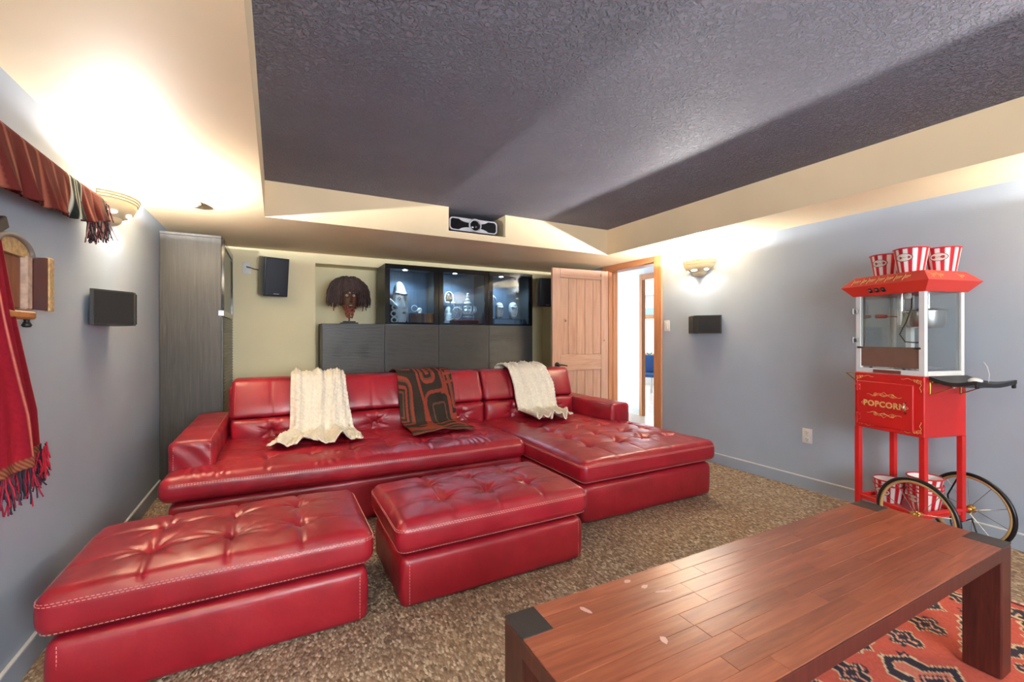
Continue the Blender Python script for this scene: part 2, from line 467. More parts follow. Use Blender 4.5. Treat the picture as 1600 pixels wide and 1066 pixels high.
def baseboard(name, lo, hi, cap_lo, cap_hi):
    o = struct(box_part(name, lo, hi, M_GREY, None, 0.002)); box_part('cap', cap_lo, cap_hi, M_CAPWHITE, o, 0.002); return o
baseboard('baseboard_left', (XL, YFRONT, 0), (XL + 0.014, 4.37, 0.094), (XL, YFRONT, 0.094), (XL + 0.014, 4.37, 0.101))
baseboard('baseboard_right', (XR - 0.014, YFRONT, 0), (XR, D0 - 0.115, 0.094), (XR - 0.014, YFRONT, 0.094), (XR, D0 - 0.115, 0.101))
baseboard('baseboard_back', (-0.37, YB - 0.014, 0), (NX0, YB, 0.094), (-0.37, YB - 0.014, 0.094), (NX0, YB, 0.101))

# ------------------------------------------------------------------ door, casing and the rooms beyond
tr = thing('trim_1', '', ''); del tr['label']; del tr['category']; struct(tr)
for nm, lo, hi, m in (
    ('jamb', (XR - 0.002, D0, 0), (XR + 0.142, D0 + 0.02, DZ - 0.02), M_FIR), ('jamb', (XR - 0.002, D1 - 0.02, 0), (XR + 0.142, D1, DZ - 0.02), M_FIR),
    ('head_jamb', (XR - 0.002, D0, DZ - 0.02), (XR + 0.142, D1, DZ), M_FIRH),
    ('casing', (XR - 0.02, D0 - 0.105, 0), (XR - 0.0005, D0 + 0.008, ZS - 0.001), M_FIR), ('casing', (XR - 0.02, D1 - 0.008, 0), (XR - 0.0005, D1 + 0.095, ZS - 0.001), M_FIR),
    ('head_casing', (XR - 0.02, D0 + 0.008, DZ - 0.008), (XR - 0.0005, D1 - 0.008, ZS - 0.001), M_FIRH),
    ('casing', (XR + 0.1405, D0 - 0.085, 0), (XR + 0.158, D0 + 0.008, DZ + 0.08), M_FIR), ('casing', (XR + 0.1405, D1 - 0.008, 0), (XR + 0.158, D1 + 0.085, DZ + 0.08), M_FIR),
    ('stop', (XR + 0.06, D1 - 0.032, 0), (XR + 0.095, D1 - 0.02, DZ - 0.032), M_FIR), ('stop', (XR + 0.06, D0 + 0.02, 0), (XR + 0.095, D0 + 0.032, DZ - 0.032), M_FIR)):
    box_part(nm, lo, hi, m, tr, 0.004)

# door leaf: local x runs from the hinge to the free edge, y = thickness
DW, DH, DT = 0.815, 2.045, 0.038
door = thing('door_1', '', '', (XR - 0.028, D1 - 0.022, 0.012), (0, 0, math.radians(176.3))); del door['label']; del door['category']; struct(door)
def leaf(nm, x0, x1, z0, z1, m, y0=-DT / 2, y1=DT / 2, bev=0.003): return box_part(nm, (x0, y0, z0), (x1, y1, z1), m, door, bev)
ST = 0.108
leaf('stile', 0, ST, 0, DH, M_ALDER); leaf('stile', DW - ST, DW, 0, DH, M_ALDER)
for z0, z1 in ((0, 0.22), (0.80, 0.995), (DH - 0.115, DH)): leaf('rail', ST, DW - ST, z0, z1, M_ALDERH)
for z0, z1 in ((0.22, 0.80), (0.995, DH - 0.115)):
    n = 5; wv = (DW - 2 * ST) / n
    for k in range(n): leaf('panel_plank', ST + k * wv + 0.0012, ST + (k + 1) * wv - 0.0012, z0, z1, M_ALDER, -0.009, 0.009, 0.004)
kn = MB(); kx, kz = DW - 0.062, 0.875
for sg in (1, -1):
    kn.cyl((kx, sg * DT / 2, kz), (kx, sg * (DT / 2 + 0.008), kz), 0.033, 0.030, 20); kn.cyl((kx, sg * DT / 2, kz), (kx, sg * (DT / 2 + 0.05), kz), 0.011)
    kn.tube([(kx, sg * (DT / 2 + 0.048), kz), (kx - 0.03, sg * (DT / 2 + 0.052), kz + 0.002), (kx - 0.075, sg * (DT / 2 + 0.052), kz - 0.004), (kx - 0.115, sg * (DT / 2 + 0.048), kz - 0.012)], [0.012, 0.011, 0.009, 0.007], 10)
ho = kn.build('door_handle', M_BLACK, door); ho['label'] = 'black lever handle'
hb = MB()
for z in (0.2, 1.02, 1.84): hb.cyl((-0.006, -DT / 2 - 0.004, z - 0.045), (-0.006, -DT / 2 - 0.004, z + 0.045), 0.006)
hb.build('hinge', M_BLACK, door)

# hallway and far room, seen through the doorway
HX, HZ = 5.0, 2.28
M_HFLOOR = m_wood('pale_hall_floor', [(0.3, srgb(196, 176, 156)), (0.7, srgb(226, 210, 194))], (2, 12, 12), 0.35)
struct(box_part('floor_hall', (XR + 0.14, 1.6, -0.06), (8.4, 10.3, 0.0), M_HFLOOR, None, 0))
struct(box_part('ceiling_hall', (XR + 0.14, 1.6, HZ), (8.4, 10.3, HZ + 0.06), M_WHITEWALL, None, 0))
b = MB(); b.box((HX, 5.085, 0), (HX + 0.05, 10.3, HZ)); b.box((HX, 1.6, 0), (HX + 0.05, 4.23, HZ)); b.box((HX, 4.23, 2.14), (HX + 0.05, 5.085, HZ))
struct(b.build('wall_hall', M_WHITEWALL, None, 0))
b = MB(); b.box((XR + 0.14, 6.6, 0), (HX, 6.72, HZ)); b.box((HX + 0.05, 10.2, 0), (8.4, 10.3, HZ)); b.box((HX + 0.05, 1.6, 0), (8.4, 1.7, HZ)); b.box((XR + 0.14, 1.6, 0), (HX, 1.72, HZ))
struct(b.build('wall_hall_ends', M_WHITEWALL, None, 0))
t2 = thing('trim_2', '', ''); del t2['label']; del t2['category']; struct(t2)
for nm, lo, hi, m in (('casing', (HX - 0.018, 5.072, 0), (HX - 0.0005, 5.13, 2.19), M_FIR), ('casing', (HX - 0.018, 4.23, 0), (HX - 0.0005, 4.325, 2.19), M_FIR), ('head_casing', (HX - 0.018, 4.325, 2.10), (HX - 0.0005, 5.072, 2.19), M_FIRH),
                      ('jamb', (HX, 5.068, 0), (HX + 0.052, 5.0845, 2.14), M_FIR), ('jamb', (HX, 4.2305, 0), (HX + 0.052, 4.25, 2.14), M_FIR), ('base_trim', (HX - 0.014, 5.13, 0), (HX - 0.0005, 6.6, 0.10), M_CAPWHITE)):
    box_part(nm, lo, hi, m, t2, 0.003)
FX = 8.4
b = MB(); b.box((FX, 1.6, 0), (FX + 0.12, 10.3, 0.80)); b.box((FX, 1.6, 1.95), (FX + 0.12, 10.3, HZ)); b.box((FX, 1.6, 0.8), (FX + 0.12, 5.4, 1.95)); b.box((FX, 9.6, 0.8), (FX + 0.12, 10.3, 1.95))
struct(b.build('wall_far', M_WHITEWALL, None, 0))
wi = thing('window_1', '', ''); del wi['label']; del wi['category']; struct(wi)
for nm, lo, hi in (('frame_head', (FX - 0.02, 5.3, 1.68), (FX + 0.05, 9.7, 1.78)), ('sill', (FX - 0.09, 5.3, 0.76), (FX + 0.05, 9.7, 0.80)), ('mullion', (FX + 0.01, 7.46, 0.80), (FX + 0.05, 7.52, 1.68)), ('mullion', (FX + 0.01, 5.4, 0.8), (FX + 0.05, 5.46, 1.68)), ('mullion', (FX + 0.01, 9.54, 0.8), (FX + 0.05, 9.6, 1.68))):
    box_part(nm, lo, hi, M_FIRH, wi, 0.003)
for k in range(2): box_part('pane', (FX + 0.028, 5.46 + 2.06 * k, 0.8), (FX + 0.032, 7.46 + 2.08 * k, 1.68), M_GLASS, wi, 0)
shd = box_part('roller_blind', (FX + 0.02, 5.42, 1.78), (FX + 0.03, 9.58, 1.95), simple('pale_blue_blind', srgb(176, 206, 220), 0.7), wi, 0)

w2 = thing('added_window', '', ''); del w2['label']; del w2['category']; struct(w2)  # unseen window, added to go with the front fill lamp
for nm, lo, hi in (('frame_head', (WX0, YFRONT - 0.09, WZ1 - 0.04), (WX1, YFRONT - 0.04, WZ1)), ('frame_sill', (WX0, YFRONT - 0.09, WZ0), (WX1, YFRONT - 0.04, WZ0 + 0.04)), ('frame_side', (WX0, YFRONT - 0.09, WZ0 + 0.04), (WX0 + 0.04, YFRONT - 0.04, WZ1 - 0.04)), ('frame_side', (WX1 - 0.04, YFRONT - 0.09, WZ0 + 0.04), (WX1, YFRONT - 0.04, WZ1 - 0.04)), ('mullion', (0.73, YFRONT - 0.09, WZ0 + 0.04), (0.77, YFRONT - 0.04, WZ1 - 0.04))):
    box_part(nm, lo, hi, M_FIR, w2, 0.003)
for xa, xb in ((WX0 + 0.04, 0.73), (0.77, WX1 - 0.04)): box_part('pane', (xa, YFRONT - 0.068, WZ0 + 0.04), (xb, YFRONT - 0.062, WZ1 - 0.04), M_GLASS, w2, 0)

# ------------------------------------------------------------------ wall sconces (the lamps of the room)
def sconce(name, label, loc, rz, group='plaster wall sconces', power=SCONCE_W):
    t = thing(name, label, 'wall lamp', loc, (0, 0, rz), group)
    prof = [(1.0, 0), (1.0, -0.013), (0.965, -0.0145), (0.965, -0.026), (0.93, -0.0275), (0.93, -0.039), (0.90, -0.041), (0.86, -0.062), (0.77, -0.088), (0.62, -0.108), (0.47, -0.118), (0.44, -0.121)]
    inner = [(0.40, -0.10), (0.58, -0.092), (0.72, -0.076), (0.82, -0.05), (0.88, -0.03), (0.95, -0.006), (0.97, 0)]
    b = MB(); b.lathe(prof + inner + [(1.0, 0)], 36, (0, 0, 0), -PI / 2, PI / 2, 0.135, 0.19)
    b.box((0, -0.16, -0.10), (0.006, 0.16, -0.004))
    b.build('bowl', M_SCONCE, t, 40)
    lo = [(0.44, -0.117), (0.42, -0.128), (0.37, -0.142), (0.28, -0.153), (0.15, -0.160), (0.005, -0.162)]
    MB().lathe(lo, 30, (0, 0, 0), -PI / 2, PI / 2, 0.135, 0.19, capA=True).build('finial', M_SCONCE, t, 40)
    for ang, wd in ((0.0, 0.036), (-1.05, 0.022), (1.05, 0.022)):
        sb = MB(); cx, cy = 0.66 * 0.135 * math.cos(ang), 0.66 * 0.19 * math.sin(ang)
        sb.M = Matrix.Translation((cx, cy, -0.104)) @ Matrix.Rotation(ang, 4, 'Z') @ Matrix.Rotation(math.radians(-40), 4, 'Y')
        sb.ball((0, 0, 0), (0.012, wd, 0.008), 16, 8); sb.build('light_slot', M_SLOT, t, 180)
    lamp('bulb', 'POINT', (0.072, 0, -0.008), power, (1.0, 0.955, 0.90), 0.010, parent=t)
    for sg in (-1, 1):
        l = lamp('slot_light', 'SPOT', (0.075, sg * 0.075, -0.128), power * 0.016, (1.0, 0.96, 0.90), 0.02, (0, math.radians(-8), 0), parent=t)
        l.rotation_euler = (math.radians(sg * 22), math.radians(8), 0); l.data.spot_size = math.radians(115); l.data.spot_blend = 0.5
    return t
sconce('wall_sconce', 'cream stepped half-bowl wall sconce on grey wall beside hanging textile runner', (XL, 3.19, 2.0), 0)
sconce('wall_sconce', 'cream stepped half-bowl wall sconce on grey wall between doorway and popcorn cart', (XR, 3.03, 1.992), PI)
sconce('wall_sconce', 'cream half-bowl wall sconce on left wall nearer than the red textile', (XL, 0.15, 2.0), 0)
sconce('wall_sconce', 'cream half-bowl wall sconce on right wall nearer than the popcorn cart', (XR, 0.1, 1.992), PI)
# ------------------------------------------------------------------ leather seating
def tuft_field(x, y, tufts, seams=(), A=0.026, s=0.030, cre=0.010, seed=1):
    """depth (negative) at plan coords x, y: button pulls with radiating creases, and sewn seam lines"""
    r0 = np.random.default_rng(seed); z = np.zeros_like(x)
    for (tx, ty) in tufts:
        dx, dy = x - tx, y - ty; d = np.hypot(dx, dy); th = np.arctan2(dy, dx)
        z -= A * np.exp(-(d / s) ** 1.15)
        ph = r0.uniform(0, 6.28); k = r0.integers(5, 8)
        z -= cre * np.maximum(0, np.cos(k * th + ph)) ** 5 * np.exp(-((d - 0.03) / 0.075) ** 2) * (d > 0.008)
        ph = r0.uniform(0, 6.28)
        z -= 0.5 * cre * np.maximum(0, np.cos((k + 4) * th + ph)) ** 4 * np.exp(-((d - 0.02) / 0.05) ** 2)
    for (ax, ay, bx, by, dep, wid) in seams:
        L2 = (bx - ax) ** 2 + (by - ay) ** 2; t = np.clip(((x - ax) * (bx - ax) + (y - ay) * (by - ay)) / L2, 0, 1)
        d = np.hypot(x - ax - t * (bx - ax), y - ay - t * (by - ay)); z -= dep * np.exp(-(d / wid)) 
    return z

def stitch(name, pts, parent, closed=True, dash=0.009, gap=0.005, r=0.0011, mat=None):
    """dashed thread along a polyline"""
    P = [Vector(p) for p in pts]
    if closed: P.append(P[0])
    b = MB(); run = 0.0; on = True; seg = [P[0]]
    per = dash + gap
    acc = 0.0
    for a, c in zip(P, P[1:]):
        L = (c - a).length
        if L < 1e-6: continue
        d = (c - a) / L; s0 = -(acc % per)
        k = s0
        while k < L:
            u0, u1 = max(0, k), min(L, k + dash)
            if u1 - u0 > 0.002:
                p, q = a + d * u0, a + d * u1
                sd = d.cross(Vector((0, 0, 1))); sd = sd.normalized() if sd.length > .1 else Vector((1, 0, 0)); up = sd.cross(d)
                vs = [p + sd * r, p + up * r, p - sd * r, p - up * r, q + sd * r, q + up * r, q - sd * r, q - up * r]
                b.add(vs, [(0, 1, 5, 4), (1, 2, 6, 5), (2, 3, 7, 6), (3, 0, 4, 7), (0, 3, 2, 1), (4, 5, 6, 7)])
            k += per
        acc += L
    return b.build(name, mat or M_STITCH, parent, 0, fix=False)

def rrect(x0, x1, y0, y1, r, z, n=6, off=0.0):
    x0 -= off; x1 += off; y0 -= off; y1 += off; r += off
    out = []
    for cx, cy, a in ((x1 - r, y0 + r, -PI / 2), (x1 - r, y1 - r, 0), (x0 + r, y1 - r, PI / 2), (x0 + r, y0 + r, PI)):
        for k in range(n + 1):
            t = a + PI / 2 * k / n; out.append((cx + r * math.cos(t), cy + r * math.sin(t), z))
    return out

def top_cushion(name, lo, hi, parent, tufts=(), seams=(), crown=0.03, r=0.04, res=0.009, bulge=0.008, wr=0.004, seed=0, flat_sides=(), A=0.034, s=0.034):
    x0, y0, z0 = lo; x1, y1, z1 = hi
    def disp(P, N):
        u = (P[:, 0] - x0) / (x1 - x0) * 2 - 1; v = (P[:, 1] - y0) / (y1 - y0) * 2 - 1
        up = sstep(N[:, 2], 0.3, 0.95)
        d = up * (crown * (1 - np.abs(u) ** 3.2) * (1 - np.abs(v) ** 3.2))
        d += up * tuft_field(P[:, 0], P[:, 1], tufts, seams, seed=seed + 3, A=A, s=s)
        zt = (P[:, 2] - z0) / (z1 - z0) * 2 - 1
        d += (1 - np.abs(N[:, 2])) * bulge * (1 - zt ** 2)
        d += wr * nz(P, 6.0, seed) * (0.35 + 0.65 * up) + wr * 0.4 * nz(P, 17.0, seed + 5) * up
        return d
    o = rbox_obj(name, lo, hi, r, res, M_LEATHER, parent, disp)
    return o

def ottoman(label, x0, x1, y0, y1, tx, ty, seed):
    cx, cy = (x0 + x1) / 2, (y0 + y1) / 2
    t = thing('ottoman', label, 'ottoman', (cx, cy, 0), 0, 'red leather ottomans')
    a, c = (x1 - x0) / 2, (y1 - y0) / 2
    rbox_obj('base', (-a + 0.020, -c + 0.020, 0.006), (a - 0.020, c - 0.020, 0.236), 0.03, 0.02, M_LEATHER, t,
             lambda P, N: 0.003 * nz(P, 5, seed) + (1 - np.abs(N[:, 2])) * 0.008 * (1 - ((P[:, 2] - 0.121) / 0.115) ** 2) - 0.004 * np.exp(-np.abs(P[:, 0] - 0.02) / 0.003))
    box_part('spacer', (-a + 0.06, -c + 0.06, 0.2362), (a - 0.06, c - 0.06, 0.256), M_SEAM, t, 0)
    tufts = [(x - cx, y - cy) for x in tx for y in ty]
    seams = [(x - cx, -c, x - cx, c, 0.011, 0.006) for x in tx] + [(-a, y - cy, a, y - cy, 0.005, 0.008) for y in ty]
    cu = top_cushion('cushion', (-a, -c, 0.252), (a, c, 0.400), t, tufts, seams, 0.030, 0.042, 0.0085, 0.008, 0.004, seed)
    for z, off in ((0.371, 0.0062), (0.363, 0.0075), (0.268, -0.0035)):
        stitch('stitching', rrect(-a, a, -c, c, 0.042, z, 8, off), cu, r=0.0013)
    for sx in (-1, 1):
        stitch('stitching', [(sx * (a - 0.052), -c + 0.0125, z) for z in np.linspace(0.03, 0.225, 8)], t, False, r=0.0013)
    return t
ottoman('red tufted leather ottoman nearest the left wall', -0.680, 0.366, 1.945, 2.565, (-0.415, -0.16, 0.093), (2.14, 2.37), 1)
ottoman('red tufted leather ottoman in front of the chaise', 0.474, 1.505, 1.940, 2.560, (0.742, 0.988, 1.235), (2.138, 2.375), 2)

# ---- sectional sofa: long seat, chaise at the right, two arms, backs with headrests
sofa = thing('sectional_sofa', 'large red tufted leather sectional sofa with chaise and headrests', 'sofa', (0, 0, 0))
SX0, SX1, CX0, CX1 = -0.560, 1.722, 1.728, 2.995
YS, YC, YBK = 3.000, 2.268, 3.86
rbox_obj('seat_base', (SX0 + 0.03, YS + 0.05, 0.01), (SX1, 4.22, 0.285), 0.03, 0.03, M_LEATHER, sofa, lambda P, N: 0.003 * nz(P, 5, 3))
rbox_obj('chaise_base', (CX0 + 0.018, YC + 0.022, 0.008), (CX1 - 0.024, 4.22, 0.256), 0.035, 0.025, M_LEATHER, sofa, lambda P, N: 0.004 * nz(P, 4, 9) + (1 - np.abs(N[:, 2])) * 0.006 * (1 - ((P[:, 2] - 0.14) / 0.135) ** 2))
box_part('spacer', (CX0 + 0.07, YC + 0.07, 0.25), (CX1 - 0.07, 4.1, 0.276), M_SEAM, sofa, 0)
txs = [-0.30 + 0.255 * k for k in range(8)]
seat_t = [(x, y) for x in txs[1:] for y in (3.24, 3.47, 3.70)]
seat_s = [(x, YS, x, 4.0, 0.008, 0.006) for x in txs] + [(SX0, y, SX1, y, 0.006, 0.009) for y in (3.24, 3.47, 3.70)]
def drop_left(P):      # the long seat sits a little higher at its left end
    P = P.copy(); P[:, 2] += 0.022 * (1 - sstep(P[:, 0], -0.6, 1.3)); return P
x0, y0, z0, x1, y1, z1 = SX0, YS, 0.282, SX1, 4.02, 0.425
def seat_disp(P, N):
    u = (P[:, 0] - x0) / (x1 - x0) * 2 - 1; v = np.clip((P[:, 1] - y0) / (y1 - y0), 0, 1)
    up = sstep(N[:, 2], 0.3, 0.95)
    d = up * 0.028 * (1 - np.abs(u) ** 12) * (1 - np.abs(2 * np.clip(v, 0, .5) - 1) ** 4)
    d += up * tuft_field(P[:, 0], P[:, 1], seat_t, seat_s, A=0.030, s=0.034, cre=0.010, seed=4)
    front = sstep(0.22 - np.abs(P[:, 1] - 3.10), 0, 0.2)
    d += 0.004 * front * np.sin(P[:, 0] * 150 + 5 * nz(P, 7, 2)) * up * sstep(nz(P, 5, 8), -0.05, 0.3)
    d += (1 - np.abs(N[:, 2])) * 0.010 * (1 - ((P[:, 2] - 0.353) / 0.072) ** 2)
    d += 0.0045 * nz(P, 6, 11) + 0.0018 * nz(P, 19, 12) * up
    return d
sc = rbox_obj('seat_cushion', (x0, y0, z0), (x1, y1, z1), 0.045, 0.011, M_LEATHER, sofa, seat_disp, post=drop_left)
def lift(x): return 0.022 * (1 - float(sstep(np.array([x]), -0.6, 1.3)[0]))
for dz, off in ((0.392, 0.0085), (0.384, 0.009)):
    stitch('stitching', [(x, YS - off, dz + lift(x)) for x in np.linspace(SX0 + 0.045, SX1 - 0.045, 40)], sc, False, r=0.0013)
ch_t = [(x, y) for x in (2.03, 2.295, 2.56, 2.83) for y in (2.60, 2.85, 3.10, 3.35, 3.60)]
ch_s = [(x, YC, x, 2.62, 0.005, 0.007) for x in (2.03, 2.295, 2.56, 2.83)]
for i in range(4):
    for j in range(5):
        p = ch_t[i * 5 + j]
        if i < 3: ch_s.append((*p, *ch_t[(i + 1) * 5 + j], 0.008, 0.014))
        if j < 4: ch_s.append((*p, *ch_t[i * 5 + j + 1], 0.008, 0.014))
cc = top_cushion('chaise_cushion', (CX0, YC, 0.270), (CX1, 3.98, 0.424), sofa, ch_t, ch_s, 0.030, 0.042, 0.010, 0.008, 0.0045, 21, A=0.046, s=0.046)
for z, off in ((0.394, 0.0062), (0.386, 0.0075), (0.287, -0.0035)):
    pp = rrect(CX0, CX1, YC, 3.98, 0.042, z, 8, off); stitch('stitching', [p for p in pp if p[1] < 3.0 or True], cc, r=0.0013)

def arm(x0, x1, y0, y1, z0, z1, seed, inner):
    o = rbox_obj('armrest', (x0, y0, z0), (x1, y1, z1), 0.03, 0.016, M_LEATHER, sofa,
                 lambda P, N: 0.004 * nz(P, 6, seed) + sstep(N[:, 2], .4, .95) * 0.010 * (1 - ((P[:, 0] - (x0 + x1) / 2) / (x1 - x0) * 2) ** 2) + 0.0025 * np.sin(60 * (P[:, 0] + P[:, 2]) + 6 * nz(P, 5, seed)) * sstep(-N[:, 1], .5, 1))
    xe = x1 + 0.001 if inner > 0 else x0 - 0.001
    stitch('stitching', [(xe - inner * 0.028, y0 - 0.0025, z) for z in np.linspace(z0 + 0.03, z1 - 0.025, 8)] + [(xe - inner * 0.026, y, z1 + 0.0045) for y in np.linspace(y0 + 0.03, y1 - 0.1, 24)], o, False, r=0.0012)
    xo = x0 + 0.026 if inner > 0 else x1 - 0.026
    stitch('stitching', [(xo, y0 - 0.002, z) for z in np.linspace(z0 + 0.03, z1 - 0.025, 8)], o, False, r=0.0012)
arm(-0.548, -0.318, 3.155, 4.26, 0.30, 0.612, 31, 1)
arm(2.765, 2.992, 3.205, 4.26, 0.30, 0.590, 32, -1)

def back_unit(x0, x1, tufts, seams, seed):
    z0, z1, z2 = 0.40, 0.606, 0.898
    def d_low(P, N):
        f = sstep(-N[:, 1], 0.3, 0.95); u = (P[:, 0] - x0) / (x1 - x0) * 2 - 1; v = (P[:, 2] - z0) / (z1 - z0) * 2 - 1
        d = f * (0.030 * (1 - np.abs(u) ** 10) * (1 - np.abs(v) ** 2.4))
        d += f * tuft_field(P[:, 0], P[:, 2], [(t, 0.505) for t in tufts], [(s, z0, s, z1, 0.005, 0.006) for s in seams], A=0.046, s=0.036, cre=0.014, seed=seed)
        return d + 0.004 * nz(P, 7, seed)
    rbox_obj('back_cushion', (x0, 3.84, z0), (x1, 4.12, z1), 0.035, 0.010, M_LEATHER, sofa, d_low)
    def d_hr(P, N):
        f = sstep(-N[:, 1], 0.2, 0.9); u = (P[:, 0] - x0) / (x1 - x0) * 2 - 1; v = (P[:, 2] - z1) / (z2 - z1) * 2 - 1
        d = f * 0.018 * (1 - np.abs(u) ** 14) * (1 - np.abs(v) ** 2.5)
        d += f * tuft_field(P[:, 0], P[:, 2], [], [(s, z1, s, z2 + .1, 0.007, 0.005) for s in seams], seed=seed)
        d += f * 0.004 * np.maximum(0, np.sin(P[:, 0] * 38 + 4 * nz(P, 4, seed + 2))) * sstep(nz(P, 3, seed + 7), 0, .4)
        return d + 0.005 * nz(P, 5, seed + 1)
    def lean(P):
        P = P.copy(); P[:, 1] += 0.10 * np.clip((P[:, 2] - z1) / (z2 - z1), 0, 1); return P
    h = rbox_obj('headrest', (x0, 3.855, z1 + 0.002), (x1, 4.055, z2), 0.04, 0.012, M_LEATHER, sofa, d_hr, post=lean)
    for xe in (x0 + 0.028, x1 - 0.028):
        stitch('stitching', [(xe, 3.851 + 0.10 * (z - z1) / (z2 - z1), z) for z in np.linspace(z1 + 0.04, z2 - 0.04, 12)], h, False, r=0.0012)
back_unit(-0.300, 1.756, (-0.03, 0.35, 0.735, 1.12, 1.515), (-0.03, 0.35, 0.725, 1.12, 1.515), 41)
back_unit(1.764, 2.800, (2.045, 2.52), (2.045, 2.28, 2.52), 43)
rbox_obj('back_frame', (-0.33, 4.10, 0.03), (2.85, 4.25, 0.83), 0.03, 0.05, M_LEATHER, sofa)

# ------------------------------------------------------------------ throws draped over the sofa back
def smooth_path(pts, n):
    P = np.array(pts, float); d = np.r_[0, np.cumsum(np.linalg.norm(np.diff(P, axis=0), axis=1))]
    t = np.linspace(0, d[-1], n)
    out = np.stack([np.interp(t, d, P[:, k]) for k in range(P.shape[1])], 1)
    for _ in range(3): out[1:-1] = 0.25 * out[:-2] + 0.5 * out[1:-1] + 0.25 * out[2:]
    return out, d[-1]
# profile over the headrest: (y, z)
DRAPE = [(4.21, 0.62), (4.205, 0.80), (4.17, 0.892), (4.09, 0.918), (4.00, 0.918), (3.925, 0.890), (3.885, 0.80), (3.850, 0.70), (3.825, 0.612), (3.795, 0.53), (3.765, 0.478)]
def drape(name, label, mat, tail, xl, xr, nf, amp, seed, knit=0.0, nu=90, nv=190, thick=0.007, cat='throw blanket', paint=None):
    path, L = smooth_path(DRAPE + tail, nv + 1)
    tan = np.gradient(path, axis=0); tan /= np.linalg.norm(tan, axis=1, keepdims=True)
    nor = np.stack([-tan[:, 1], tan[:, 0]], 1)      # outward (towards -y / up)
    nor *= np.sign((nor @ np.array([-1.0, 0.6])))[:, None]
    ss = np.linspace(0, 1, nv + 1)
    XLv = np.interp(ss, *zip(*xl)); XRv = np.interp(ss, *zip(*xr))
    r0 = np.random.default_rng(seed); ph = r0.uniform(0, 6.28, 6)
    V = np.zeros((nv + 1, nu + 1, 3)); UU = np.zeros((nv + 1, nu + 1, 2))
    for j in range(nv + 1):
        u = np.linspace(0, 1, nu + 1); s = ss[j]
        fold = amp * (0.35 + 0.9 * s) * (0.55 * np.sin(nf * 2 * PI * u + ph[0] + 1.1 * s) + 0.45 * np.sin((nf * 1.7) * 2 * PI * u + ph[1] - 1.6 * s) + 0.5)
        fold = np.maximum(fold, 0)
        hem = sstep(np.array([s]), 0.90, 1.0)[0]
        fold = fold + hem * 0.012 * (1 + np.sin(nf * 5 * u + ph[2]) + .6 * np.sin(nf * 11 * u + ph[4]))
        if knit:
            wx, wy = (XRv[j] - XLv[j]) * u, L * s
            a = np.sin(wx * 2 * PI / 0.050); bb = np.sin(wy * 2 * PI / 0.034 + np.where(a > 0, 0, PI))
            fold = fold + knit * (np.abs(a) ** .7 * (0.6 + 0.5 * bb)) + knit * 0.4 * np.sin(wy * 2 * PI / 0.011) * np.abs(a)
        x = XLv[j] + (XRv[j] - XLv[j]) * u + 0.010 * np.sin(9 * s + 5 * u + ph[3])
        off = 0.010 + fold
        V[j, :, 0] = x; V[j, :, 1] = path[j, 0] + nor[j, 0] * off; V[j, :, 2] = path[j, 1] + nor[j, 1] * off
        if s > 0.9:
            V[j, :, 1] += hem * 0.035 * np.sin(nf * 4.4 * u + ph[5])
        UU[j, :, 0] = u; UU[j, :, 1] = s
    b = MB(); W = nu + 1
    b.v = [tuple(p) for p in V.reshape(-1, 3).tolist()]
    b.f = [(j * W + i, j * W + i + 1, (j + 1) * W + i + 1, (j + 1) * W + i) for j in range(nv) for i in range(nu)]
    o = b.build(name, mat, None, 180, fix=False)
    if paint is not None: color_attr(o, paint(UU.reshape(-1, 2)))
    md = o.modifiers.new('thickness', 'SOLIDIFY'); md.thickness = thick; md.offset = 1
    return tag(o, label, cat)
M_KNIT = simple('cream_knit_wool', srgb(240, 233, 216), 0.95, var=0.07, scale=60, bump=0.5, spec=0.1)
TAIL_A = [(3.70, 0.468), (3.52, 0.468), (3.34, 0.466)]
drape('knit_throw', 'cream cable-knit throw over the left end of the sofa back', M_KNIT, TAIL_A,
      [(0, 0.12), (0.35, 0.115), (0.7, 0.075), (0.85, -0.03), (1, -0.05)], [(0, 0.49), (0.35, 0.515), (0.7, 0.555), (0.85, 0.57), (1, 0.56)], 3.0, 0.034, 5, 0.010)
drape('knit_throw', 'cream cable-knit throw over the sofa back above the chaise', M_KNIT, [(3.70, 0.470), (3.50, 0.470), (3.35, 0.468)],
      [(0, 2.00), (0.35, 2.02), (0.5, 2.06), (0.75, 2.08), (1, 2.02)], [(0, 2.40), (0.35, 2.46), (0.5, 2.52), (0.75, 2.53), (1, 2.44)], 3.6, 0.040, 9, 0.009)

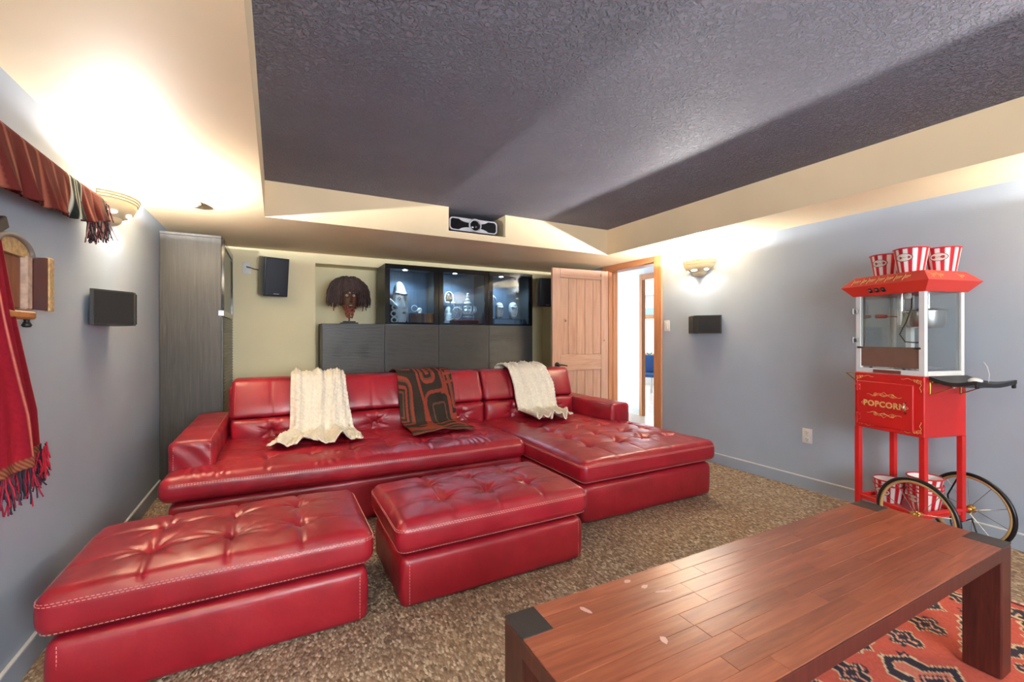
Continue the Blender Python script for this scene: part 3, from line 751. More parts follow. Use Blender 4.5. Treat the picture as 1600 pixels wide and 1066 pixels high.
# blanket woven with rounded dark shapes outlined in rust
def rr_sd(u, v, cx, cy, hx, hy, r, rot=0.0):
    c, s = math.cos(rot), math.sin(rot); x = (u - cx) * c + (v - cy) * s; y = -(u - cx) * s + (v - cy) * c
    qx, qy = np.abs(x) - hx + r, np.abs(y) - hy + r
    return np.hypot(np.maximum(qx, 0), np.maximum(qy, 0)) + np.minimum(np.maximum(qx, qy), 0) - r
def formline(UV):
    u = UV[:, 0]; v = (UV[:, 1] - 0.20) / 0.80 * 1.30           # v in width units, 0 at the top edge
    rust = np.array(srgb(128, 58, 46)[:3]); dark = np.array(srgb(48, 42, 38)[:3]); mid = np.array(srgb(96, 62, 50)[:3])
    c = np.tile(rust, (len(u), 1))
    def fill(m, col): c[m] = col
    shapes = [(-0.02, 0.62, 0.42, 0.42, 0.20, 0.12), (0.52, 0.22, 0.24, 0.34, 0.14, -0.10), (0.68, 0.78, 0.20, 0.26, 0.10, -0.08), (1.0, 0.42, 0.17, 0.30, 0.06, -0.15), (0.10, 0.10, 0.22, 0.10, 0.07, 0.0), (0.92, 0.05, 0.14, 0.14, 0.05, 0.4), (0.74, 1.12, 0.20, 0.035, 0.03, -0.1)]
    for cx, cy, hx, hy, r, rot in shapes: fill(rr_sd(u, v, cx, cy, hx, hy, r, rot) < 0, dark)
    for cx, cy, hx, hy, r, rot in ((-0.04, 0.60, 0.28, 0.30, 0.14, 0.12), (0.55, 0.16, 0.13, 0.24, 0.09, -0.1), (1.02, 0.45, 0.11, 0.22, 0.04, -0.15)):
        d = rr_sd(u, v, cx, cy, hx, hy, r, rot); fill(d < 0, rust); fill(d < -0.035, mid); fill((d < -0.06), dark)
        fill(np.abs(d + 0.115) < 0.018, rust); fill(np.abs(d + 0.17) < 0.012, mid)
    fill((np.abs(rr_sd(u, v, 0.60, 0.15, 0.045, 0.09, 0.03, -0.1)) < 0.012), mid)
    d = rr_sd(u, v, 0.68, 0.78, 0.16, 0.22, 0.08, -0.08); fill(np.abs(d - 0.075) < 0.018, rust); fill(np.abs(d + 0.05) < 0.010, mid)
    for off in (0.0, 0.07, 0.14): fill((np.abs(rr_sd(u, v, 1.0, 0.62, 0.12 + off * .4, 0.42 - off, 0.05, -0.12) + off * .3) < 0.014) & (u > 0.78), rust)
    fill((np.abs(u - 0.33 - 0.16 * v) < 0.022) & (v < 0.95), rust); fill((np.abs(v - 1.0 + 0.12 * u) < 0.018) & (u > 0.2), rust); fill((np.abs(v - 0.06) < 0.012), rust)
    fill(v > 1.19, dark); fill((v > 1.19) & (np.sin(u * 26) * 0.5 + np.sin(v * 40) > 0.55), rust); fill(v > 1.27, mid)
    return c * (0.9 + 0.2 * rng.random((len(u), 1)))
drape('patterned_throw', 'dark brown and rust blanket with rounded bold shapes over middle of sofa back', m_attr('woven_blanket', 0.95, 300, 0.5, 0.1),
      [(3.70, 0.468), (3.52, 0.470), (3.33, 0.468)], [(0, 0.90), (0.35, 0.935), (0.7, 0.955), (0.9, 0.93), (1, 0.91)], [(0, 1.40), (0.35, 1.43), (0.7, 1.455), (0.9, 1.45), (1, 1.42)], 1.6, 0.008, 14, 0, 170, 260, 0.008, 'throw blanket', formline)
# ------------------------------------------------------------------ wooden bench table in the foreground
bench = thing('wooden_bench', 'long low reddish-brown plank bench table with dark leg tops', 'bench', (1.4395, 0.803, 0), (0, 0, math.radians(-0.7)))
BL, BD, BZ, BT = 1.812, 0.468, 0.482, 0.046
hl, hd = BL / 2, BD / 2; LX, LY = 0.090, 0.104
rows = 9; rw = BD / rows
r1 = random.Random(11)
for k in range(rows):
    ya, yb = -hd + k * rw, -hd + (k + 1) * rw
    xa, xb = -hl, hl
    if k < 2 or k >= rows - 2: xa, xb = -hl + LX, hl - LX
    cuts = [xa]; x = xa + r1.uniform(0.22, 0.6)
    while x < xb - 0.2: cuts.append(x); x += r1.uniform(0.34, 0.72)
    cuts.append(xb)
    for a, c in zip(cuts, cuts[1:]):
        dz = r1.uniform(-0.0006, 0.0004)
        o = MB().box((-(c - a) / 2 + 0.0003, -rw / 2 + 0.0002, -BT), ((c - a) / 2 - 0.0003, rw / 2 - 0.0002, 0), 0.0007).build('plank', M_BENCH, bench, 0)
        o.location = ((a + c) / 2, (ya + yb) / 2, BZ + dz)
for sx in (-1, 1):
    for sy in (-1, 1):
        x0, x1 = sorted((sx * hl, sx * (hl - LX + 0.0004))); y0, y1 = sorted((sy * hd, sy * (hd - LY + 0.0004)))
        lg = MB().box((x0, y0, 0.014), (x1, y1, BZ - 0.006), 0.004).build('leg', M_BENCHLEG, bench, 0)
        MB().box((x0, y0, BZ - 0.006), (x1, y1, BZ + 0.001), 0.0015).build('end_cap', M_CAPDARK, lg, 0)
for sy in (-1, 1):
    y0, y1 = sorted((sy * (hd - 0.02), sy * (hd - 0.045)))
    box_part('stretcher', (-hl + LX, y0, BZ - BT - 0.03), (hl - LX, y1, BZ - BT), M_BENCHLEG, bench, 0.002)
for nm, lo, hi in (('shade_band', (-hl + LX, -hd - 0.0035, BZ - BT), (hl - LX, -hd + 0.0001, BZ - 0.0022)), ('shade_band', (-hl + LX, hd - 0.0001, BZ - BT), (hl - LX, hd + 0.0035, BZ - 0.0022)), ('shade_band', (-hl - 0.0035, -hd + LY, BZ - BT), (-hl + 0.0001, hd - LY, BZ - 0.0022)), ('shade_band', (hl - 0.0001, -hd + LY, BZ - BT), (hl + 0.0035, hd - LY, BZ - 0.0022))):
    box_part(nm, lo, hi, M_BENCHLEG, bench, 0.001)  # thin dark strips that put shade on the edges of the bench top
r2 = random.Random(4); M_SCUFF = simple('pale_scuffs', srgb(196, 160, 156), 0.5)
for (mx, my, ml, mw, an) in ((-0.70, 0.155, 0.020, 0.008, 1.9), (-0.50, 0.21, 0.012, 0.008, .4), (-0.475, 0.165, 0.014, 0.007, .2), (-0.44, 0.12, 0.03, 0.006, -.3), (-0.60, -0.03, 0.014, 0.009, 1.2)):
    pts = []
    for i in range(12):
        a = 2 * PI * i / 12; rr = 1 + r2.uniform(-.2, .2); x, y = ml * rr * math.cos(a), mw * rr * math.sin(a)
        pts.append((mx + x * math.cos(an) - y * math.sin(an), my + x * math.sin(an) + y * math.cos(an), BZ + 0.0007))
    MB().add(pts, [tuple(range(12))]).build('scuff_mark', M_SCUFF, bench, 0, fix=False)

# ------------------------------------------------------------------ patterned rug
RX0, RX1, RY0, RY1, RS = 0.85, 2.985, -0.75, 1.42, 0.0075
rug = thing('patterned_rug', 'red oriental rug with dark blue stepped motifs beneath the bench', 'rug', ((RX0 + RX1) / 2, (RY0 + RY1) / 2, 0))
def rug_cols(x, y):
    red, red2, dark, cream, pink = (np.array(srgb(*q)[:3]) for q in ((186, 90, 76), (196, 114, 96), (58, 52, 62), (206, 184, 150), (220, 158, 134)))
    q = 0.0075; X = np.floor(x / q) * q; Y = np.floor(y / q) * q
    c = np.tile(red, (len(x), 1))
    nn = np.array([noise.noise(Vector((a * 2.2, b_ * 2.2, 0))) for a, b_ in zip(x, y)]); c += 0.10 * nn[:, None] * red
    px, py = 0.58, 0.66
    gx = np.floor(X / px); sh = np.mod(gx, 2) * py / 2
    lx = np.mod(X, px) - px / 2; ly = np.mod(Y + sh, py) - py / 2
    saw = lambda v, per: np.abs(np.mod(v / per, 1) * 2 - 1)
    # angular vine running between the motifs
    v1 = np.abs(ly - 0.33 * np.sign(ly) + 0.10 * (1 - np.abs(lx) / (px / 2)) * np.sign(ly) + 0.018 * saw(X, 0.055))
    c[v1 < 0.030] = cream; c[v1 < 0.021] = dark
    # stepped leaf motifs
    for ox, oy, sx, sy in ((0, 0, 0.14, 0.19), (0.20, 0.17, 0.065, 0.085), (-0.20, 0.17, 0.065, 0.085), (0.20, -0.17, 0.065, 0.085), (-0.20, -0.17, 0.065, 0.085)):
        u, v = (lx - ox) / sx, (ly - oy) / sy
        d = np.abs(u) + np.abs(v) - 0.30 * saw(ly - oy, sy * 0.55) * (np.abs(v) < 0.9)
        big = sx > 0.1
        for lim, col in (((0.92, cream), (0.84, dark), (0.52, cream), (0.46, red2), (0.26, dark), (0.17, pink), (0.07, dark)) if big else ((0.86, cream), (0.74, dark), (0.34, pink), (0.20, dark))): c[d < lim] = col
    # small scattered flowers
    fx, fy = np.mod(X + 0.07, 0.29) - 0.145, np.mod(Y + sh + 0.05, 0.33) - 0.165
    r = np.hypot(fx, fy) * (1 + 0.25 * np.cos(6 * np.arctan2(fy, fx))); free = np.all(np.abs(c - red) < 0.08, axis=1)
    c[(r < 0.022) & free] = dark; c[(r < 0.010) & free] = pink
    hk = np.abs(np.hypot(fx - 0.07, fy - 0.05) - 0.020); c[(hk < 0.005) & free & (fx > 0.06)] = dark
    bd = np.minimum(np.minimum(RX1 - x, x - RX0), np.minimum(RY1 - y, y - RY0))
    c[np.abs(bd - 0.16) < 0.006] = cream; c[np.abs(bd - 0.172) < 0.006] = dark
    zz = saw(X + Y, 0.09) * 0.05; c[(np.abs(bd - 0.085 - zz + 0.025) < 0.010) & (bd < 0.155)] = dark; c[(np.abs(bd - 0.062 - zz + 0.025) < 0.005) & (bd < 0.155)] = cream
    c[np.abs(bd - 0.02) < 0.006] = dark
    return np.clip(c, 0, 1) * (0.9 + 0.2 * rng.random((len(x), 1)))
nu, nv = int((RX1 - RX0) / RS), int((RY1 - RY0) / RS)
gx, gy = np.meshgrid(np.linspace(RX0, RX1, nu + 1), np.linspace(RY0, RY1, nv + 1))
cxr, cyr = (RX0 + RX1) / 2, (RY0 + RY1) / 2
V = np.stack([gx.ravel() - cxr, gy.ravel() - cyr, 0.011 + 0.0008 * np.sin(gx.ravel() * 700) * np.sin(gy.ravel() * 640)], 1)
W = nu + 1
jj, ii = np.meshgrid(np.arange(nv), np.arange(nu), indexing='ij')
Fq = np.stack([jj * W + ii, jj * W + ii + 1, (jj + 1) * W + ii + 1, (jj + 1) * W + ii], -1).reshape(-1, 4)
me = bpy.data.meshes.new('pile'); me.from_pydata(V.tolist(), [], Fq.tolist())
pile = link_mesh('pile', me, m_attr('wool_rug', 0.95, 500, 0.4, 0.1), rug, 180)
color_attr(pile, rug_cols(gx.ravel(), gy.ravel()))
box_part('backing', (RX0 - cxr, RY0 - cyr, 0.0008), (RX1 - cxr, RY1 - cyr, 0.0095), simple('rug_backing', srgb(190, 150, 120), 0.9), rug, 0)
fr = MB(); r3 = random.Random(3)
for sx in (1, -1):
    y = RY0
    while y < RY1:
        x = RX1 if sx > 0 else RX0; L = r3.uniform(0.018, 0.028); a = r3.uniform(-.006, .006)
        fr.tube([(x - cxr - sx * 0.004, y - cyr, 0.008), (x - cxr + sx * L * .6, y - cyr + a, 0.006), (x - cxr + sx * L, y - cyr + 2 * a, 0.003)], 0.0022, 4)
        y += 0.0062
f_o = fr.build('fringe', simple('cream_cotton', srgb(226, 218, 204), 0.9), rug, 0, fix=False); f_o['kind'] = 'stuff'

# ------------------------------------------------------------------ cabinets along the back wall
CY0, CY1 = 4.872, 5.27
def ripple_door(name, x0, x1, z0, z1, y, parent, seed, flip=False):
    """door front with fine irregular horizontal waves; faces -y"""
    nx, nzz = 30, int((z1 - z0) / 0.0040); b = MB()
    def fn(u, v):
        x = x0 + (x1 - x0) * u; z = z0 + (z1 - z0) * v
        q = math.sin(2 * PI * z / 0.0165 + 3.6 * noise.noise(Vector((x * 4.5 + seed, z * 3.0, 0))))
        e = min(1, u * nx, (1 - u) * nx, v * nzz, (1 - v) * nzz)
        return (x, y - 0.0020 * q * e, z)
    b.grid(fn, nx, nzz); b.box((x0, y + 0.001, z0), (x1, y + 0.018, z1))
    b.add([(x0, y, z0), (x0, y + .01, z0), (x0, y + .01, z1), (x0, y, z1)], [(0, 1, 2, 3)]); b.add([(x1, y, z0), (x1, y + .01, z0), (x1, y + .01, z1), (x1, y, z1)], [(3, 2, 1, 0)])
    return b.build(name, M_RIP, parent, 50, fix=False)
M_RIP = simple('dark_ripple_lacquer', srgb(66, 65, 65), 0.34, var=0.05, scale=6)
M_CABIN = m_wood('cabinet_interior', [(0.3, srgb(62, 74, 88)), (0.7, srgb(82, 96, 112))], (20, 20, 1.2), 0.5)
def cab_shell(t, x0, x1, z0, z1, shelf=None):
    th = 0.018
    box_part('side_panel', (x0, CY0, z0), (x0 + th, CY1, z1), M_BLACKOAK, t, 0.001); box_part('side_panel', (x1 - th, CY0, z0), (x1, CY1, z1), M_BLACKOAK, t, 0.001)
    box_part('top_panel', (x0 + th, CY0, z1 - th), (x1 - th, CY1, z1), M_CABIN, t, 0.001); box_part('bottom_panel', (x0 + th, CY0, z0), (x1 - th, CY1, z0 + th), M_CABIN, t, 0.001)
    box_part('back_panel', (x0 + th, CY1 - 0.008, z0 + th), (x1 - th, CY1, z1 - th), M_CABIN, t, 0)
    if shelf: box_part('shelf', (x0 + th, CY0 + 0.003, shelf - th), (x1 - th, CY1 - 0.008, shelf), M_CABIN, t, 0.001)
    box_part('plinth', (x0 + 0.01, CY0 + 0.03, 0.0), (x1 - 0.01, CY1 - 0.02, z0), M_BLACK, t, 0)
ZMID, ZTOP = 1.362, 2.020
lowc = thing('low_cabinet', 'low black cabinet with rippled front beneath the dreadlock mask', 'cabinet')
cab_shell(lowc, 0.412, 1.032, 0.06, ZMID)
ripple_door('door', 0.414, 1.030, 0.065, ZMID - 0.002, CY0 - 0.020, lowc, 3)
CABX = [(1.036, 1.641), (1.643, 2.273), (2.275, 2.889)]
CLAB = ['black display cabinet with glass door holding tall carved mask and books', 'black display cabinet with glass door holding ornate carvings, middle of three', 'black display cabinet with glass door holding two small white masks, nearest the door']
for i, ((x0, x1), lb) in enumerate(zip(CABX, CLAB)):
    t = thing('display_cabinet', lb, 'cabinet', group='lit display cabinets')
    cab_shell(t, x0, x1, 0.06, ZTOP, ZMID)
    ripple_door('lower_door', x0 + 0.002, x1 - 0.002, 0.065, ZMID - 0.004, CY0 - 0.020, t, 10 + 7 * i)
    gd = MB(); fw = 0.052; ya, yb = CY0 - 0.020, CY0 - 0.001; xa, xb, za, zb = x0 + 0.002, x1 - 0.002, ZMID, ZTOP
    gd.box((xa, ya, za), (xa + fw, yb, zb), .001); gd.box((xb - fw, ya, za), (xb, yb, zb), .001); gd.box((xa + fw, ya, za), (xb - fw, yb, za + 0.022), .001); gd.box((xa + fw, ya, zb - fw), (xb - fw, yb, zb), .001)
    g = gd.build('glass_door', M_BLACKGLOSS, t, 0)
    box_part('pane', (xa + fw, ya + 0.007, za + 0.022), (xb - fw, ya + 0.011, zb - fw), M_GLASSD, g, 0)
    lx = (1.30, 1.905, 2.53)[i]
    pk = MB().lathe([(0.005, 0), (0.033, 0), (0.033, 0.012), (0.024, 0.012)], 20, (lx, 5.03, ZTOP - 0.018 - 0.0125)).build('puck_light', M_SILVER, t, 40)
    MB().cyl((lx, 5.03, ZTOP - 0.0335), (lx, 5.03, ZTOP - 0.0308), 0.022, n=16).build('lens', M_LED, pk, 0)
    l = lamp('puck_beam', 'SPOT', (lx, 5.03, ZTOP - 0.04), 12.0, (0.56, 0.80, 1.0), 0.02, (0, 0, 0), parent=t); l.data.spot_size = math.radians(150); l.data.spot_blend = 0.6

# ------------------------------------------------------------------ carved things inside the cabinets
M_CARVE = m_attr('painted_carving', 0.55, 60, 0.25)
def carved_face(name, w, h, dep, parent=None, pointed=0.0, chin=0.5, nose=1.0, brow=1.0, beard=0.0, pal=None, nu=34, nv=52, mat=None):
    """carved mask: x across, z up (0 at the chin), face looks to -y"""
    pal = pal or (srgb(226, 230, 232), srgb(40, 44, 50), srgb(150, 156, 160))
    V = []; C = []
    for j in range(nv + 1):
        v = j / nv; t = 2 * v - 1
        wd = (1 - max(0, t) ** (2.0 + 2.5 * (1 - pointed))) ** 0.5 if t > 0 else (1 - (-t) ** 2.2 * chin) * (1 if t > -0.92 else max(0.15, 1 - ((-t - 0.92) / 0.08) ** 2 * 0.7))
        if pointed and t > 0: wd = (1 - pointed) * wd + pointed * (1 - t) ** 0.75
        wd = max(wd, 0.02)
        for i in range(nu + 1):
            u = 2 * i / nu - 1; x = u * wd * w / 2; z = v * h
            dome = max(0, 1 - u * u) ** 0.55 * (max(0.0, 1 - abs(t) ** 3.0)) ** 0.5
            y = dep * 0.6 * dome; X = x / (w / 2)
            ns = nose * math.exp(-(X / 0.13) ** 2) * (max(0, min(1, (0.66 - v) / 0.28)) if v > 0.38 else max(0, (v - 0.33) / 0.05))
            y += dep * 0.34 * ns
            br = brow * math.exp(-((v - 0.665 - 0.05 * abs(X)) / 0.030) ** 2) * (abs(X) < 0.78); y += dep * 0.20 * br
            ey = math.exp(-((abs(X) - 0.40) / 0.20) ** 2 - ((v - 0.585) / 0.045) ** 2); y -= dep * 0.22 * ey
            lid = math.exp(-((abs(X) - 0.40) / 0.13) ** 2 - ((v - 0.582) / 0.020) ** 2); y += dep * 0.14 * lid
            li = math.exp(-(X / 0.30) ** 2) * (math.exp(-((v - 0.265) / 0.020) ** 2) + math.exp(-((v - 0.222) / 0.020) ** 2)); y += dep * 0.16 * li
            mo = math.exp(-(X / 0.26) ** 2 - ((v - 0.244) / 0.011) ** 2); y -= dep * 0.14 * mo
            y += dep * 0.10 * beard * math.exp(-((v - 0.08) / 0.10) ** 2) * (1 - X * X if abs(X) < 1 else 0)
            col = np.array(pal[0][:3])
            if br > 0.5 or (ey > 0.55 and lid < 0.5) or mo > 0.5: col = np.array(pal[1][:3])
            elif abs(u) > 0.86 or (beard and v < 0.12): col = np.array(pal[2][:3])
            V.append((x, -y, z)); C.append(col)
    n1 = len(V); W = nu + 1
    F_ = [(j * W + i, j * W + i + 1, (j + 1) * W + i + 1, (j + 1) * W + i) for j in range(nv) for i in range(nu)]
    back = [(x * 0.96, dep * 0.25, z) for x, y, z in V]; V += back; C += [np.array(pal[1][:3])] * n1
    F_ += [(n1 + f[3], n1 + f[2], n1 + f[1], n1 + f[0]) for f in F_]
    rim = [i for i in range(W)] + [j * W + nu for j in range(1, nv + 1)] + [nv * W + i for i in range(nu - 1, -1, -1)] + [j * W for j in range(nv - 1, 0, -1)]
    for a, c in zip(rim, rim[1:] + rim[:1]): F_.append((c, a, n1 + a, n1 + c))
    me = bpy.data.meshes.new(name); me.from_pydata(V, [], F_)
    o = link_mesh(name, me, mat or M_CARVE, parent, 60); color_attr(o, np.array(C)); return o
SH = ZMID + 0.0008
M_BONE = simple('bone_white_carving', srgb(214, 218, 220), 0.5, var=0.2, scale=30, bump=0.4)
M_EBONY = simple('ebony_carving', srgb(34, 34, 36), 0.4, scale=30, bump=0.3)
M_ROSEW = simple('dark_rosewood', srgb(64, 26, 26), 0.4)
# cabinet 1
t = thing('carved_mask', 'tall pointed black and white carved mask in the leftmost glass cabinet', 'carving', (1.265, 5.06, SH), (math.radians(-6), 0, math.radians(14)))
carved_face('face', 0.19, 0.50, 0.13, t, 0.55, 0.55)
b = MB(); b.prism([(-0.09, 0.0), (0.03, 0.0), (0.03, 0.40), (-0.05, 0.30)], 'x', -0.03, 0.03); b.M = None
b = MB(); b.grid(lambda u, v: (-0.105 - 0.035 * math.sin(PI * v) * math.sin(PI * u), 0.03 + 0.06 * u, 0.03 + 0.40 * v), 6, 20); b.box((-0.10, 0.03, 0), (0.10, 0.07, 0.05), 0.004); b.box((-0.05, 0.03, 0.05), (0.05, 0.06, 0.34), 0.01)
b.build('back_board', M_EBONY, t, 40)
t = thing('carved_figure', 'small carved figure beside the tall pointed mask', 'carving', (1.135, 5.00, SH), (0, 0, 0.3))
b = MB()
for z, r in ((0.04, 0.045), (0.115, 0.038), (0.19, 0.035)): b.ball((0, 0, z), (r, r * 0.8, r), 14, 9)
b.build('body', M_EBONY, t, 180)
b = MB(); b.M = Matrix.Translation((-0.01, -0.02, 0.25)) @ Matrix.Rotation(0.7, 4, 'Y')
b.ball((0, 0, 0), (0.075, 0.04, 0.022), 16, 9); b.build('crest', M_BONE, t, 180)
b = MB()
for z, x in ((0.05, 0.02), (0.12, 0.015), (0.19, 0.03)): b.tube([(x + 0.035 * math.cos(a), -0.035, z + 0.030 * math.sin(a)) for a in np.linspace(0, 2 * PI, 14)[:-1]], 0.009, 6, closed=True)
b.build('ring_carving', M_BONE, t, 180)
t = thing('ring_sculpture', 'small pale ring sculpture standing on the row of books', 'carving', (1.44, 5.03, SH + 0.135))
b = MB(); b.tube([(-0.03 + 0.034 * math.cos(a), 0, 0.055 + 0.034 * math.sin(a)) for a in np.linspace(0.3, 2 * PI - 0.4, 20)], 0.005, 6)
b.build('ring', M_BONE, t, 180)
b = MB(); b.ball((0.03, 0, 0.035), (0.034, 0.02, 0.030), 12, 8); b.ball((0.028, -0.004, 0.008), (0.02, 0.02, 0.010), 10, 6); b.build('body', M_BONE, t, 180)
bx = 1.352; r4 = random.Random(5)
bcols = [(84, 54, 46), (104, 74, 66), (112, 78, 66), (128, 98, 88), (98, 76, 70), (140, 100, 80), (156, 112, 88), (190, 118, 62), (206, 130, 70)]
blab = ['dark brown book standing nearest the tall pointed mask', 'second book from the tall mask, dark brown spine', 'third book from the tall mask, brown spine', 'fourth book from the tall mask, grey-brown spine', 'middle book of the row in the glass cabinet', 'fourth book from the orange end of the row', 'third book from the orange end, tan spine', 'second book from the end, orange-brown spine', 'last orange book of the row, against the cabinet side']
for k, (bc, lb) in enumerate(zip(bcols, blab)):
    th = r4.uniform(0.024, 0.029); hh = 0.132 - 0.002 * (k % 3)
    t = thing('book', lb, 'book', (bx + th / 2, 4.96, SH), 0, 'row of books in the glass cabinet')
    MB().box((-th / 2 + 0.0025, 0.004, 0.002), (th / 2 - 0.0025, 0.105, hh - 0.003), 0).build('pages', simple('paper', srgb(222, 212, 190), 0.9), t, 0)
    cv = MB(); cv.box((-th / 2, 0, 0), (-th / 2 + 0.002, 0.11, hh), 0); cv.box((th / 2 - 0.002, 0, 0), (th / 2, 0.11, hh), 0); cv.box((-th / 2 + 0.002, 0, 0), (th / 2 - 0.002, 0.003, hh), 0)
    cv.build('cover', simple('book_cloth', srgb(*bc), 0.6), t, 0); bx += th + 0.002
# cabinet 2
t = thing('carved_figure', 'hooded white carved figure at the left of the middle glass cabinet', 'carving', (1.862, 5.15, SH), (0, 0, 0.2))
b = MB(); b.lathe([(0.055, 0), (0.06, 0.03), (0.045, 0.08), (0.05, 0.15), (0.035, 0.21), (0.02, 0.24)], 18, (0, 0, 0), sx=1, sy=.7, capA=True, capB=True); b.build('robe', M_BONE, t, 60)
b = MB(); b.ball((0, 0, 0.335), (0.058, 0.045, 0.07), 18, 12); b.build('hood', M_EBONY, t, 180)
b = MB(); b.tube([(0.060 * math.cos(a), -0.02, 0.325 + 0.085 * math.sin(a)) for a in np.linspace(-0.5, PI + 0.5, 22)], 0.010, 7)
for sx in (-1, 1): b.ball((sx * 0.04 - 0.0, -0.05, 0.275), (0.034, 0.016, 0.018), 12, 8)
b.tube([(0.06, -0.02, 0.30), (0.068, -0.03, 0.22), (0.062, -0.035, 0.14)], 0.009, 6); b.build('headdress', M_BONE, t, 180)
b = MB()
for z in (0.06, 0.085, 0.11, 0.135): b.tube([(0.058 * math.cos(a), -0.04 * abs(math.sin(a)) - .012, z) for a in np.linspace(PI, 2 * PI, 10)], 0.006, 5)
b.build('carved_bands', M_BONE, t, 180)
t = thing('ornate_sculpture', 'ornate tiered pale sculpture in the middle of the glass cabinets', 'carving', (2.065, 5.01, SH + 0.085))
b = MB()
for z, r in ((0.02, 0.07), (0.06, 0.055), (0.10, 0.062), (0.15, 0.045), (0.19, 0.05), (0.23, 0.03), (0.27, 0.02)): b.lathe([(0.004, z - 0.02), (r, z - 0.008), (r * 0.85, z + 0.008), (r * .5, z + 0.02)], 14, (0, 0, 0), sy=0.6)
for k in range(8):
    a = PI + PI * k / 7; b.tube([(0.05 * math.cos(a), 0.03 * math.sin(a), 0.05), (0.11 * math.cos(a), 0.05 * math.sin(a), 0.09), (0.105 * math.cos(a), 0.05 * math.sin(a), 0.15)], [0.008, 0.010, 0.003], 6)
b.ball((0, 0, 0.295), 0.016, 10, 8); b.build('tiers', M_BONE, t, 60)
b = MB()
b.tube([(-0.15 + 0.055 * math.cos(a), -0.02, 0.06 + 0.07 * math.sin(a)) for a in np.linspace(0, 2 * PI, 20)[:-1]], 0.008, 6, closed=True)
for k in range(5): b.tube([(-0.19 + 0.02 * k, -0.02, 0.02 + 0.008 * k), (-0.165 + 0.02 * k, -0.02, 0.10 + .004 * k)], 0.004, 5)
b.build('lyre_frame', M_BONE, t, 180)
box_part('stand', (-0.21, -0.07, -0.083), (0.11, 0.07, -0.0195), M_ROSEW, t, 0.006)
# cabinet 3
SH3 = SH + 0.092
t = thing('shelf_riser', 'low clear glass riser under the two small white masks', 'riser', (2.585, 5.04, SH))
box_part('glass_top', (-0.25, -0.10, 0.082), (0.25, 0.10, 0.090), m_glass('greenish_glass', (0.75, 0.86, 0.90, 1), 1.0), t, 0.001)
for sx in (-0.2, 0.2): box_part('glass_support', (sx - 0.02, -0.08, 0), (sx + 0.02, 0.08, 0.081), m_glass('greenish_glass', (0.75, 0.86, 0.90, 1), 1.0), t, 0.001)
t = thing('carved_figure', 'slender carved bird figure at the left of the cabinet nearest the door', 'carving', (2.395, 5.04, SH3))
b = MB(); b.lathe([(0.03, 0), (0.03, 0.012), (0.012, 0.02), (0.010, 0.12), (0.018, 0.14), (0.026, 0.18), (0.02, 0.22), (0.032, 0.25), (0.022, 0.30), (0.012, 0.34)], 14, (0, 0, 0), capA=True, capB=True); b.build('body', M_BONE, t, 60)
b = MB(); b.tube([(0, 0, 0.33), (-0.012, 0, 0.37), (-0.03, 0, 0.41), (-0.025, -0.01, 0.45)], [0.012, 0.011, 0.009, 0.003], 8); b.tube([(0, 0, 0.30), (0.05, -0.01, 0.26), (0.055, -0.02, 0.20)], [0.012, 0.012, 0.004], 7); b.build('neck_and_wing', M_BONE, t, 180)
t = thing('small_mask', 'small white mask with beard beside the slender bird figure', 'carving', (2.505, 5.03, SH3), (0, 0, 0.12))
carved_face('face', 0.105, 0.205, 0.07, t, 0, 0.5, beard=1.0); box_part('support', (-0.03, 0.018, 0), (0.03, 0.05, 0.12), M_EBONY, t, 0.004)
t = thing('small_mask', 'small white mask with tapering chin, nearest the open door', 'carving', (2.705, 5.03, SH3), (0, 0, 0.10))
carved_face('face', 0.125, 0.215, 0.07, t, 0, 0.85, beard=0.6); box_part('support', (-0.03, 0.018, 0), (0.03, 0.05, 0.12), M_EBONY, t, 0.004)

# ------------------------------------------------------------------ dreadlock mask on the low cabinet
t = thing('dreadlock_mask', 'dark carved mask with bushy brown dreadlocks on a black stand', 'carving', (0.70, 5.06, ZMID + 0.001), (0, 0, math.radians(6)))
b = MB(); b.box((-0.085, -0.05, 0), (0.085, 0.05, 0.018), 0.003); b.box((-0.06, -0.035, 0.018), (0.06, 0.035, 0.032), 0.003); b.cyl((0, 0, 0.03), (0, 0, 0.14), 0.008); b.build('stand', M_BLACK, t, 30)
fo = carved_face('face', 0.17, 0.32, 0.10, t, 0, 0.6, pal=(srgb(86, 58, 44), srgb(214, 206, 190), srgb(66, 42, 34))); fo.location = (0, -0.005, 0.12)
b = MB(); r5 = random.Random(8)
for k in range(90):
    a = r5.uniform(PI, 2 * PI); z = r5.uniform(0.07, 0.20); q = 0.35 + (z - 0.07) * 4.2
    b.ball((0.075 * q * math.cos(a), 0.05 * q * math.sin(a) - 0.01, z), 0.010, 6, 4)
bo = b.build('bead_collar', simple('rust_beads', srgb(150, 78, 56), 0.6, var=0.4, scale=40), t, 180); bo['kind'] = 'stuff'
b = MB()
